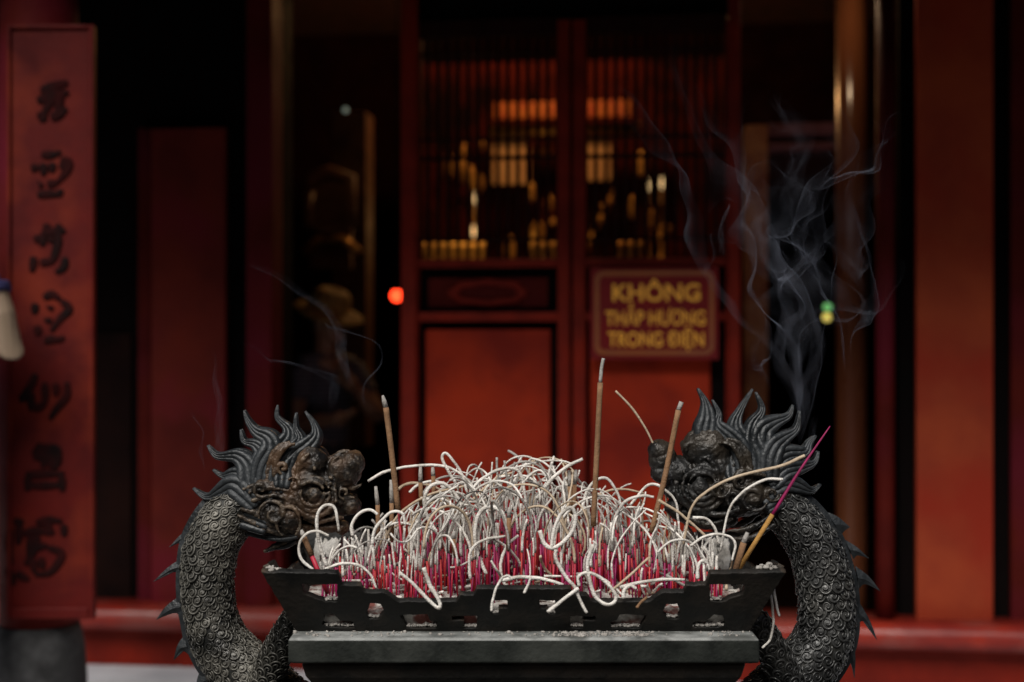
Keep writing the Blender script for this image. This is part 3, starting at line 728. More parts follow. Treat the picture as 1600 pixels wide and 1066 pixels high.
SU = scale_unit(); SUV = [Vector(v) for v in SU.v]
def scaly_tube(path, rad, name, mbody, mscale, parent, sr, rows_gap, seed, a_from=0, a_to=360, sub=True):
    pts = catmull(path, 10); n = len(pts)
    rr = np.interp(np.linspace(0, len(rad)-1, n), range(len(rad)), rad)
    b = MB(); b.tube(pts, [r*(1+.02*mnoise.noise((i*.5,0,0))) for i, r in enumerate(rr)], 28)
    body = b.build(name, mbody, parent, smooth=True)
    L = [0]
    for i in range(1, n): L.append(L[-1]+(pts[i]-pts[i-1]).length)
    c = MB(); s = sr; row = 0; r3 = random.Random(seed)
    while s < L[-1]-sr*.3:
        p = Vector([np.interp(s, L, [q[k] for q in pts]) for k in range(3)]); r = float(np.interp(s, L, rr))
        p2 = Vector([np.interp(min(s+.004,L[-1]), L, [q[k] for q in pts]) for k in range(3)]); p1 = Vector([np.interp(max(s-.004,0), L, [q[k] for q in pts]) for k in range(3)])
        T = (p2-p1).normalized(); Nn = Vector((0,-1,0)); Nn = (Nn-T*Nn.dot(T)).normalized(); Bn = T.cross(Nn)
        cnt = max(6, int(2*math.pi*r/(sr*1.72)))
        for k in range(cnt):
            a = 2*math.pi*(k+(row%2)*.5)/cnt + r3.uniform(-.055,.055)
            nr = Nn*math.cos(a)+Bn*math.sin(a); tg = T.cross(nr)
            q = sr*r3.uniform(.80,1.22); th = R(14+r3.uniform(-7,8)); tw = r3.uniform(-.5,.5)
            X = -T; Y = tg
            X2 = X*math.cos(tw)+Y*math.sin(tw); Y2 = Y*math.cos(tw)-X*math.sin(tw)
            Z2 = (nr*math.cos(th)+X2*math.sin(th)).normalized(); X3 = (X2*math.cos(th)-nr*math.sin(th))
            # tip (local -x) is raised and points along +T
            o = p+nr*(r*1.0+q*.02)+T*r3.uniform(-.14,.14)*sr
            c.add([o+(X3*v.x+Y2*v.y+Z2*v.z*.8)*q for v in SUV], SU.f)
        s += rows_gap; row += 1
    sc = c.build('scales', mscale, body, smooth=True)
    return body, pts, L, rr
def lock_tubes(b, pts, wd, w0, w1, sgn):
    """flame lock: three ribs side by side running root -> tip"""
    p3 = []
    n0 = len(pts)
    for i, (x, y) in enumerate(pts):
        t = i/(n0-1); q = P(x, y, D0)-bo; q.y = sgn*(w0+(w1*.3-w0)*t); p3.append(q)
    sp = catmull(p3, 7); n = len(sp)
    for off in (-1, 0, 1):
        pp = []; rr = []
        for i in range(n):
            t = i/(n-1); wv = wd*1.36*PM*(.62+.48*math.sin(math.pi*min(1,t*1.15+.15)))*(1-.94*t**2.6)+.0004
            T = (sp[min(i+1,n-1)]-sp[max(i-1,0)]).normalized(); N = Vector((T.z,0,-T.x)).normalized()
            pp.append(sp[i]+N*off*wv*.50+Vector((0,-sgn*(.0 if off else -.35)*wv*0,0))); rr.append(max(.0020 if t<.97 else .0013, wv*.37))
        b.tube(pp, rr, 8, flat=1.25)
def build_dragon(mirror, label, head_f, locks, bodyp, bodyr, tailp, tailr, fins, mats, sr):
    mb_, ms_, mm_, mh_ = mats
    body, pts, L, rr = scaly_tube([P(x+(-4 if mirror else 4),y,D0)-bo for x,y in bodyp], [r*PM*.90 for r in bodyr], 'dragon_handle', mb_, ms_, IB, sr*PM, sr*1.25*PM, 3)
    tag(body, label)
    # dorsal ridge with hooked spikes
    b = MB()
    for side in (-1,1):
        pass
    outer = []
    sgn = 1 if mirror else -1
    step = []
    for i, p in enumerate(pts):
        T = (pts[min(i+1,len(pts)-1)]-pts[max(i-1,0)]).normalized(); N = Vector((T.z,0,-T.x))
        if N.x*sgn < 0 and abs(N.x) > .3: N = -N
        step.append((p, N, rr[i]))
    # ridge as a thin curved plate
    ridge = [(p+N*(r*.84), p+N*(r+.012)) for p, N, r in step[5:]]
    for (w_) in (0,):
        vs = []
        for a, c_ in ridge:
            vs += [a+Vector((0,-.011,0)), c_+Vector((0,-.0025,0)), c_+Vector((0,.0025,0)), a+Vector((0,.011,0))]
        fs = []
        for i in range(len(ridge)-1):
            for k in range(3): fs.append((i*4+k, i*4+k+1, i*4+5+k, i*4+4+k))
        b.add(vs, fs)
    for (rx1, ry1, rx2, ry2, tx, ty, mx_, my_) in fins:
        # spike between root points (upper, lower), tip, with a bowed middle
        A = P(rx1,ry1,D0)-bo; B2 = P(rx2,ry2,D0)-bo; Tp = P(tx+(tx-mx_)*.45,ty+(ty-my_)*.45,D0)-bo; Mid = P(mx_,my_,D0)-bo
        up = catmull([A, A.lerp(Tp,.5)+(A.lerp(Tp,.5)-B2)*.16, Tp], 6); dn = catmull([B2, Mid, Tp], 6)
        vs = []
        for i in range(len(up)):
            t = i/(len(up)-1); th = .0075*(1-t)+.0006; c_ = (up[i]+dn[i])/2
            vs += [up[i]+Vector((0,-.0006,0)), c_+Vector((0,-th,0)), dn[i]+Vector((0,-.0006,0)), dn[i]+Vector((0,.0006,0)), c_+Vector((0,th,0)), up[i]+Vector((0,.0006,0))]
        fs = [(i*6+k, i*6+(k+1)%6, (i+1)*6+(k+1)%6, (i+1)*6+k) for i in range(len(up)-1) for k in range(6)]
        b.add(vs, fs)
        b.tube([B2.lerp(A,.5), (B2.lerp(A,.5)).lerp(Tp,.55), Tp], [.0022,.0018,.0008], 6) 
    b.build('dorsal_fins', mm_, body)
    if tailp:
        scaly_tube([P(x,y,D0-.03-.07*i/len(tailp))-bo for i,(x,y) in enumerate(tailp)], [r*PM for r in tailr], 'tail', mb_, ms_, body, sr*.95*PM, sr*1.2*PM, 8)
    # head
    b = MB(); head_f(b); h = b.build('head', mh_, body); fuse(h, .0020, 1); rough_up(h)
    # mane
    for i, (lk, wd, w0, w1) in enumerate(locks):
        for sg in (-1, 1):
            b = MB(); lock_tubes(b, lk[::-1], wd, w0, w1, sg); b.build('mane_lock', mm_, body, smooth=True)
    return body
def HE(b, x, y, rx, ry, rw, wv=0, rot=0):
    for s in ((-1,1) if wv else (1,)):
        c_ = P(x,y,D0)-bo; c_.y = s*wv
        b.ell(c_, (rx*PM, rw, ry*PM), 24, 16, Matrix.Rotation(R(rot), 3, 'Y') if rot else None)
def HT(b, pts, r, w0, w1=None):
    w1 = w0 if w1 is None else w1; n = len(pts)
    for s in (-1,1):
        q = []
        for i,(x,y) in enumerate(pts):
            c_ = P(x,y,D0)-bo; c_.y = s*(w0+(w1-w0)*i/(n-1)); q.append(c_)
        sp = catmull(q, 6); m_ = len(sp)
        b.tube(sp, [r*PM*(.55+.45*math.sin(math.pi*i/(m_-1))) for i in range(m_)], 8)
def arc(cx, cy_, r, a0, a1, ry=None, n=10):
    ry = ry or r
    return [(cx+r*math.cos(R(a0+(a1-a0)*k/n)), cy_+ry*math.sin(R(a0+(a1-a0)*k/n))) for k in range(n+1)]
def spiral(cx, cy_, r, a0, turns, n=18):
    return [(cx+r*(1-.85*k/n)*math.cos(R(a0)+turns*2*math.pi*k/n), cy_+r*(1-.85*k/n)*math.sin(R(a0)+turns*2*math.pi*k/n)) for k in range(n+1)]
def head_left(b):
    HE(b,452,772,56,42,.048); HE(b,400,784,42,34,.045); HE(b,430,750,38,34,.040)
    HE(b,489,722,25,26,.026,.018); HE(b,480,745,38,40,.044)
    HE(b,520,752,30,22,.034); HE(b,541,737,24,30,.034,0,18); HE(b,552,724,18,19,.024,.010); HE(b,530,735,19,25,.026,.012)
    HE(b,548,790,15,14,.016,.010); HE(b,530,782,26,14,.030); HE(b,512,796,34,14,.034)
    HE(b,505,822,37,11,.030); HE(b,534,824,12,11,.020); HE(b,460,822,44,13,.036)
    HE(b,435,797,20,19,.015,.040); HE(b,458,810,15,20,.013,.044)
    HE(b,496,770,12,12,.013,.045)
    for r, w_, t in ((18,.047,3.6),(26,.044,4.4),(35,.040,5)): HT(b, arc(494,768,r,-10,200 if r<30 else 185), t, w_)
    for r, w_, t in ((19,.046,3.2),(27,.042,4)): HT(b, arc(492,764,r,200,350,r*.8), t, w_)
    HT(b, arc(470,735,36,160,265,44), 5, .040); HT(b, arc(462,740,38,150,265,52), 5, .038)
    HT(b, [(475,732),(479,716),(489,706)], 4.2, .041, .044); HT(b, [(470,748),(472,725),(480,712)], 4, .041)
    HT(b, spiral(435,797,23,160,1.35), 3.6, .054); HT(b, arc(458,811,18,120,420,24), 3.2, .053)
    HT(b, [(452,783),(474,797),(498,800),(520,792)], 5.5, .046, .034); HT(b, [(478,806),(500,812),(525,806),(540,806)], 4.5, .038, .028)
    HT(b, spiral(541,768,10,90,1), 3, .030); HT(b, [(520,742),(526,760),(520,775)], 4, .036)
    HT(b, [(395,766),(430,758),(458,764)], 4.5, .046); HT(b, [(400,778),(436,770),(456,776)], 4, .047); HT(b, [(386,762),(420,750),(448,755)], 4.5, .042)
    HT(b, [(383,790),(410,800),(430,815),(470,832)], 5, .046, .040); HT(b, [(378,800),(402,812),(440,828),(480,834)], 5, .042, .036)
    HT(b, [(505,716),(513,718),(524,712)], 4, .022, .016)
    for x in (500,510,520,530): HE(b, x, 806, 3.5, 5, .006, .026)
    HT(b, spiral(415,760,13,40,1.2), 3.2, .050); HT(b, spiral(466,752,11,200,1.2), 3, .046); HT(b, spiral(448,728,10,100,1.1), 3, .042)
    HT(b, spiral(476,826,9,0,1.1), 2.6, .036); HT(b, [(520,716),(530,708),(545,704)], 3, .012); HT(b, [(538,758),(552,762),(566,756)], 3.4, .016)
    HT(b, [(528,786),(540,778),(556,776)], 4, .018); HT(b, arc(541,735,21,120,250,26), 3.2, .030); HT(b, arc(489,722,20,180,330,19), 3, .030)
    for k in range(26):
        a = rnd.uniform(0,6.28); q = rnd.uniform(6,46); HE(b, 480+q*1.5*math.cos(a), 770+q*math.sin(a), rnd.uniform(2,4), rnd.uniform(2,4), .004, rnd.uniform(.036,.046))
    HT(b, [(470,832),(445,846),(414,861)], 4.5, .02, .01); HT(b, [(480,835),(455,850),(428,858)], 4, .012, .006)
def head_right(b):
    HE(b,1150,765,56,44,.048); HE(b,1205,775,36,30,.042); HE(b,1160,735,42,40,.042)
    HE(b,1104,702,38,34,.026,.016); HE(b,1110,735,44,42,.044)
    HE(b,1062,738,34,26,.034); HE(b,1035,716,22,27,.030); HE(b,1030,704,17,16,.022,.008); HE(b,1032,740,15,14,.016,.012)
    HE(b,1070,768,34,16,.034); HE(b,1082,800,38,16,.032); HE(b,1112,812,42,15,.034); HE(b,1052,792,14,12,.02)
    HE(b,1170,773,20,18,.014,.040); HE(b,1089,757,14,13,.013,.045)
    for r, w_, t in ((20,.047,3.6),(29,.044,4.4),(38,.040,5)): HT(b, arc(1091,755,r,-20,190), t, w_)
    for r, w_, t in ((20,.046,3.4),(29,.043,4.2)): HT(b, arc(1092,752,r,190,350,r*.8), t, w_)
    HT(b, arc(1122,735,34,-95,20,46), 5, .040); HT(b, arc(1132,738,36,-95,25,54), 5, .038); HT(b, [(1118,745),(1112,725),(1100,712)], 4, .044)
    HT(b, spiral(1170,773,22,20,1.35), 3.6, .053); HT(b, spiral(1118,758,17,0,1.2), 3.2, .050)
    HT(b, [(1150,790),(1120,800),(1085,795),(1060,782)], 5.5, .046, .032); HT(b, [(1140,806),(1100,815),(1070,806)], 4.5, .038, .028)
    HT(b, spiral(1040,745,10,90,1), 3, .028)
    HT(b, [(1140,742),(1165,736),(1190,740)], 5, .046); HT(b, [(1180,738),(1150,733),(1138,750)], 4.5, .046)
    HT(b, [(1130,826),(1165,822),(1200,800)], 5, .036, .042); HT(b, [(1135,838),(1170,836),(1205,815)], 4.5, .030, .040)
    for x in (1060,1072,1084): HE(b, x, 790, 3.5, 5, .006, .026)
    HT(b, [(1078,690),(1070,694),(1069,704)], 3.5, .03)
    HT(b, spiral(1150,748,12,20,1.2), 3, .050); HT(b, spiral(1200,768,13,0,1.2), 3, .046); HT(b, spiral(1140,775,12,90,1.2), 3, .050); HT(b, arc(1104,702,28,200,340,24), 3, .032)
    for k in range(30):
        a = rnd.uniform(0,6.28); q = rnd.uniform(6,48); HE(b, 1115+q*1.5*math.cos(a), 765+q*math.sin(a), rnd.uniform(2,4), rnd.uniform(2,4), .004, rnd.uniform(.036,.046))
LL = [
 ([(302,763),(324,776),(346,767),(367,757),(386,768),(408,788)], 15, .040, .012),
 ([(325,696),(341,712),(372,712),(390,727),(395,752),(402,772)], 15, .036, .018),
 ([(333,734),(349,743),(367,740),(384,746),(398,765)], 11, .022, .008),
 ([(382,641),(389,658),(402,674),(421,684),(427,701),(414,726),(409,757)], 14, .034, .020),
 ([(377,671),(383,689),(401,694),(413,708),(406,732),(404,764)], 12, .030, .026),
 ([(434,633),(434,652),(450,669),(452,684),(438,704),(430,730),(425,762)], 14, .022, .004),
 ([(463,645),(463,668),(470,685),(459,702),(443,718),(438,742),(438,768)], 13, .040, .020),
 ([(477,643),(491,663),(494,681),(482,696),(466,710),(456,738)], 13, .028, .010),
 ([(329,829),(350,819),(367,806),(392,809),(424,820)], 13, .040, .034),
 ([(378,831),(404,834),(440,834),(470,830)], 7, .040, .040),
 ([(414,862),(440,850),(462,838)], 8, .018, .010),
 ([(455,708),(448,730),(446,760)], 12, .044, .042),
 ([(378,770),(396,778),(420,785),(436,780)], 10, .046, .046)]
LR = [
 ([(1090,607),(1101,628),(1104,652),(1100,676),(1108,700)], 14, .022, .010),
 ([(1113,625),(1122,646),(1120,664),(1141,684),(1155,704),(1157,735)], 13, .034, .018),
 ([(1176,608),(1158,638),(1148,664),(1157,690),(1168,720),(1170,745)], 15, .028, .010),
 ([(1181,613),(1190,640),(1176,664),(1174,690),(1183,716),(1180,745)], 14, .034, .016),
 ([(1239,633),(1231,650),(1208,660),(1190,673),(1186,700),(1186,740)], 16, .026, .010),
 ([(1249,642),(1243,670),(1223,684),(1207,697),(1198,718),(1196,750)], 15, .036, .018),
 ([(1275,681),(1264,691),(1255,706),(1228,709),(1210,722),(1200,750)], 13, .028, .012),
 ([(1278,705),(1270,722),(1247,729),(1222,735),(1202,755)], 11, .036, .022),
 ([(1282,757),(1266,766),(1243,757),(1222,752),(1200,762)], 13, .034, .012),
 ([(1248,778),(1228,772),(1208,780),(1190,790)], 12, .044, .036),
 ([(1128,700),(1140,722),(1142,750)], 12, .042, .042)]
build_dragon(False, 'dragon handle on the left end with brown bulbous nose and dusty grey scales', head_left, LL,
   [(396,776),(356,806),(328,850),(320,905),(325,960),(345,1012),(392,1062),(450,1110),(500,1150)], [34,43,44.5,43,43,48,54,52,46],
   [(385,1140),(404,1085),(424,1040),(442,1000),(462,955)], [22,23,23,20,13],
   [(304,820,294,852,272,852,288,846),(291,868,284,900,250,904,272,894),(283,930,284,965,253,965,273,958),(288,992,298,1026,276,1027,286,1018),(316,1042,336,1078,312,1082,322,1072)],
   (M['iron'], M['scale'], M['mane'], M['head']), 9.3)
build_dragon(True, 'dragon handle on the right end with near-black head and glossy swirl scales', head_right, LR,
   [(1208,778),(1246,812),(1276,856),(1292,910),(1296,955),(1288,1005),(1250,1055),(1195,1105),(1140,1150)], [31,39,43,45,46,48,52,52,46],
   [(1262,1150),(1240,1090),(1222,1046),(1203,1010),(1180,965)], [22,23,23,20,14],
   [(1292,800,1314,838,1325,826,1318,831),(1318,842,1334,874,1352,871,1340,868),(1336,884,1342,920,1368,920,1352,913),(1342,940,1340,975,1364,991,1350,972),(1334,1000,1322,1036,1333,1051,1328,1034)],
   (M['iron'], M['scale_dark'], M['mane'], M['head_dark']), 11)

# ------------------------------------------------------------------ incense sticks
sticks = [M['stick1'], M['stick2'], M['stick3']]
def strand(b, pts, r, sides=7, seed=0):
    n = len(pts)
    q = .8+.4*((seed*7919)%13)/12
    b.tube(pts, [r*q*(1+.20*mnoise.noise((i*.33, seed*1.7, 2)))*(1-.22*i/n) for i in range(n)], sides)
def wig(p, s, amp=.0007):
    q = p*55; return p+Vector((mnoise.noise(q+Vector((s,0,0))), mnoise.noise(q+Vector((0,s,5))), mnoise.noise(q+Vector((3,7,s)))))*amp
def crest(x, y):
    # top of the heap across the tray width (metres), with a little play
    t = (x-XC)/.36
    return 1.143+float(np.interp(t, [-1,-.86,-.62,-.38,-.15,.22,.36,.6,.78,1], [.085,.105,.135,.215,.238,.238,.19,.185,.125,.085]))
def gen(r, x, y, h, kind):
    for _ in range(14):
        q = gen1(r, x, y, h, kind)
        if all(p.z < crest(p.x, p.y)+.008 for p in q[2]+[q[1]]): break
        h *= .92
        if _ > 8: kind = min(kind, 1)
    return q
def gen1(r, x, y, h, kind):
    """returns red polyline and ash polyline, world coordinates"""
    z0 = bedz(x-XC, y-D0)-.008
    az = r.uniform(0, 2*math.pi); tl = abs(r.gauss(0, .07))
    d = Vector((math.cos(az)*math.sin(tl), math.sin(az)*math.sin(tl), math.cos(tl)))
    base = Vector((x,y,z0)); top = base+d*h
    ash = []; ed = .64+.36*math.exp(-((x-XC-.03)/.21)**4)
    if kind:
        if kind == 1: L, k0, k1 = r.uniform(.015,.06), r.uniform(-3,3), r.uniform(-5,5)
        elif kind == 2: L, k0, k1 = r.uniform(.07,.17)*ed, r.uniform(0,8), r.uniform(8,22)
        else: L, k0, k1 = r.uniform(.17,.30)*ed, r.uniform(1,8), r.uniform(11,24)
        ph = r.choice([0, math.pi])+r.gauss(0,.75); hz = Vector((math.cos(ph), math.sin(ph), 0))
        n = max(4, int(L/.008)); p = top.copy(); t = d.copy(); ax = t.cross(hz).normalized(); ash = [p.copy()]
        tw = r.uniform(-9,9); kick = r.random() < .12; 
        wob = 0
        for i in range(n):
            s = i/n; wob = wob*.8+r.gauss(0,2.6); k = k0+(k1-k0)*s+wob
            if kick and s > .6: k = -k*.8
            t = (Quaternion(ax, k*L/n) @ t); ax = (Quaternion(Vector((0,0,1)), tw*L/n) @ ax); ax = (ax-t*ax.dot(t)).normalized()
            p = p+t*L/n
            p.x = min(max(p.x, XC-.365), XC+.365); p.y = max(p.y, FT+.004)
            lim = bedz(p.x-XC, p.y-D0)+.004
            if p.z < lim: p.z = lim; t.z = abs(t.z)*.1; t.normalize(); ax = (ax-t*ax.dot(t)).normalized()
            ash.append(wig(p, tw))
    return base, top, ash
labs = {0:('short bare crimson incense stub with a charred tip standing in the tray','bare burnt incense stubs'),
        1:('burnt incense stick with a short straight grey ash tip standing in the tray','sticks with straight ash tips'),
        2:('burnt incense stick with a white ash arc drooping from its tip','sticks with arched ash'),
        3:('burnt incense stick with a long looped white ash coil','sticks with long ash coils')}
r = random.Random(42)
def spot(r, k=0):
    while True:
        x = XC+r.uniform(-.355,.355); y = r.uniform(FB+.008, BB-.01); fx = 1-abs((x-XC)/.36)**3
        if r.random() < .35+.65*fx: return x, y
def height(r, x, y):
    c = math.exp(-((x-XC+.015)/.15)**2); c2 = math.exp(-((x-XC-.20)/.09)**2)*.5
    dpt = (y-FB)/(BB-FB)
    return r.uniform(.035,.080)+(.080*c+.058*c2)*r.uniform(.40,1.08)*(.35+.75*dpt)+.006*dpt
NI = 262
for i in range(NI):
    x, y = spot(r)
    if i < 170: y = FB+.008+(y-FB)*.55
    h = height(r, x, y); q = r.random(); kind = 3 if q < .15 else 2 if q < .38 else 1 if q < .54 else 0
    if kind == 0: h *= r.uniform(1.0, 1.25)
    base, top, ash = gen(r, x, y, h, kind)
    lab, grp = labs[kind]
    o = empty('incense_stick', base, lab, 'incense stick', grp)
    b = MB(); b.tube([(0,0,0), (top-base)*.5+Vector((r.gauss(0,.0008),0,0)), top-base], r.uniform(.0013,.0020), 6)
    sm = sticks[0 if r.random() < .45 else r.choice([1,1,2])]
    b.build('bamboo_core', sm, o, smooth=True)
    b = MB(); 
    if ash: strand(b, [p-base for p in ash], r.uniform(.0020,.0028), 7, i); m_ = M['ash'] if r.random() < .72 else r.choice([M['ash_tan'], M['ash_grey']])
    else: b.tube([top-base, top-base+Vector((0,0,.006))], [.0019,.0008], 6); m_ = M['char']
    b.build('ash_curl' if ash else 'charred_tip', m_, o, smooth=True)
    if ash and kind == 1 and r.random() < .5:
        pass
# the uncountable rest
b = MB(); mats_ = sticks + [M['ash'], M['ash_tan'], M['ash_grey'], M['char']]
for i in range(900):
    x, y = spot(r); y = FB+.02+(y-FB)*.95; y = min(y, BB-.01)
    h = height(r, x, y)*r.uniform(.75,1.05); q = r.random(); kind = 3 if q < .035 else 2 if q < .15 else 1 if q < .42 else 0
    base, top, ash = gen(r, x, y, h, kind)
    b.m = r.choice([0,0,0,1,1,2]); b.tube([base, top], r.uniform(.0012,.0020), 5)
    if ash: b.m = 3 if r.random() < .75 else r.choice([4,5]); strand(b, ash, r.uniform(.0017,.0025), 6, i)
    else: b.m = 6; b.tube([top, top+Vector((0,0,.005))], [.0018,.0008], 5)
# fallen pieces lying through the mass and on the ash
for i in range(230):
    x, y = spot(r); L = r.uniform(.03,.15); az = r.uniform(0,2*math.pi); el = r.gauss(0,.35)
    z = bedz(x-XC,y-D0)+r.uniform(.004,.06)*r.random()
    p = Vector((x,y,z)); t = Vector((math.cos(az)*math.cos(el), math.sin(az)*math.cos(el)*.6, math.sin(el))); pts = [p]; k = r.uniform(-18,18)
    ax = Vector((r.gauss(0,.4),r.gauss(0,1),r.gauss(0,.6))).normalized()
    for j in range(9):
        t = Quaternion(ax, k*L/9) @ t; p = p+t*L/9
        p.y = min(max(p.y, FB-.005), BB+.005); p.x = min(max(p.x, XC-.38), XC+.38); p.z = max(p.z, bedz(p.x-XC,p.y-D0)+.003); pts.append(wig(p, i))
    b.m = r.choice([3,3,3,4,5]); strand(b, pts, r.uniform(.0020,.0030), 6, i)
rest = b.build('burnt_incense_mass', mats_, None, smooth=True)
tag(rest, 'dense mass of spent red incense stubs and broken ash filling the tray behind the front ones', 'incense', kind='stuff')

# hero sticks and strands read off the photograph, each at its own depth in the tray
def hero(name, segs, D, label, cat='incense stick', group=None, D2=None):
    """segs: list of (part name, points, radius, material)"""
    D2 = D2 or D; root = None; allp = [p for s in segs for p in s[1]]; n = len(allp)
    ys = [p[1] for p in allp]; lo_, hi_ = max(ys), min(ys)
    def W(p): t = (lo_-p[1])/max(1,lo_-hi_); return P(p[0], p[1], D+(D2-D)*t)
    bp = W(max(allp, key=lambda p: p[1]))
    root = empty(name, bp, label, cat, group)
    for pn, pts, rad, m_ in segs:
        q = [W(p)-bp for p in pts]
        q = catmull(q, 6) if len(q) > 2 else [q[0], (q[0]+q[1])/2, q[1]]
        b = MB()
        if pn == 'ash_curl': strand(b, [wig(x, 1, .0008) for x in q], rad, 8, pts[0][0])
        else: b.tube(q, rad, 10)
        b.build(pn, m_, root, smooth=True)
    return root
AS, AT_, AG = M['ash'], M['ash_tan'], M['ash_grey']
hero('incense_stick', [('bamboo_core',[(636,925),(622,797)],.0019,M['stick1']),('incense_coating',[(622,797),(611,700),(603,637)],.0050,M['incense']),('ash_tip',[(603,637),(598,618)],[.0046,.0042,.002],AG)], 2.44, 'unburnt brown incense stick leaning left beside the left dragon snout')
hero('incense_stick', [('bamboo_core',[(921,930),(927,822)],.0020,M['stick3']),('incense_coating',[(927,822),(932,720),(938,598)],.0050,M['incense']),('ash_tip',[(938,598),(940,575),(943,560)],.0032,AG)], 2.50, 'tallest unburnt brown incense stick, standing upright below the sign')
hero('incense_stick', [('bamboo_core',[(1008,920),(1018,832)],.0020,M['stick1']),('incense_coating',[(1018,832),(1040,740),(1060,641)],.0050,M['incense']),('ash_tip',[(1060,641),(1065,628)],.0042,AG)], 2.50, 'thick unburnt brown stick leaning right just left of the right dragon head')
hero('incense_stick', [('bamboo_core',[(1207,804),(1250,735),(1297,666)],[.0030,.0030,.0030,.0028,.0028,.0026,.0024,.0022,.002,.0018,.0016,.0013,.001],M['stick2']),('incense_coating',[(1154,890),(1207,804)],.0042,M['incense_y'])], 2.50, 'yellow incense stick with long bare magenta end leaning far right')
hero('incense_stick', [('incense_coating',[(1148,895),(1162,848)],.0055,M['incense']),('ash_tip',[(1162,848),(1168,832)],[.0052,.0045,.003],AG)], 2.46, 'thick brown stub with grey tip leaning right at the right tray end')
hero('incense_stick', [('bamboo_core',[(512,928),(487,868)],.0040,M['stick1']),('incense_coating',[(487,868),(474,838)],.0048,M['incense']),('ash_tip',[(474,838),(471,828)],[.0045,.004,.002],AG)], 2.43, 'short brown stub on a red core leaning left at the left tray end')
shorts = [((587,760),(590,789),(591,840),'left one of two short upright sticks by the left dragon snout'),((611,750),(612,786),(612,845),'right one of two short upright sticks by the left dragon snout'),
 ((657,729),(657,754),(658,790),'left of two white-tipped short sticks topping the left of the pile'),((676,730),(677,744),(678,785),'right of two white-tipped short sticks topping the left of the pile'),
 ((889,735),(891,760),(891,806),'left of two dark sticks with grey tips left of the tallest stick'),((900,734),(898,757),(897,806),'right of two dark sticks with grey tips left of the tallest stick'),
 ((796,793),(795,809),(794,860),'short brown stub standing in the centre front of the pile'),((710,830),(708,842),(712,870),'short brown stub with split tip at the left front of the pile')]
for (a, m_, c, lab) in shorts:
    hero('incense_stick', [('bamboo_core',[c,(c[0]+2,925)],.0019,M['stick1']),('incense_coating',[c,m_],.0040,M['incense']),('ash_tip',[m_,a],[.0040,.0038,.0026],AG)], 2.56 if a[1] < 780 else 2.44, 'brown incense: '+lab)
    if a[0] in (889,):
        hero('incense_stick', [('ash_curl',[(886,760),(880,742),(884,733)],.0028,AS)], 2.56, 'thin white ash splinter beside the dark brown sticks', 'ash strand')
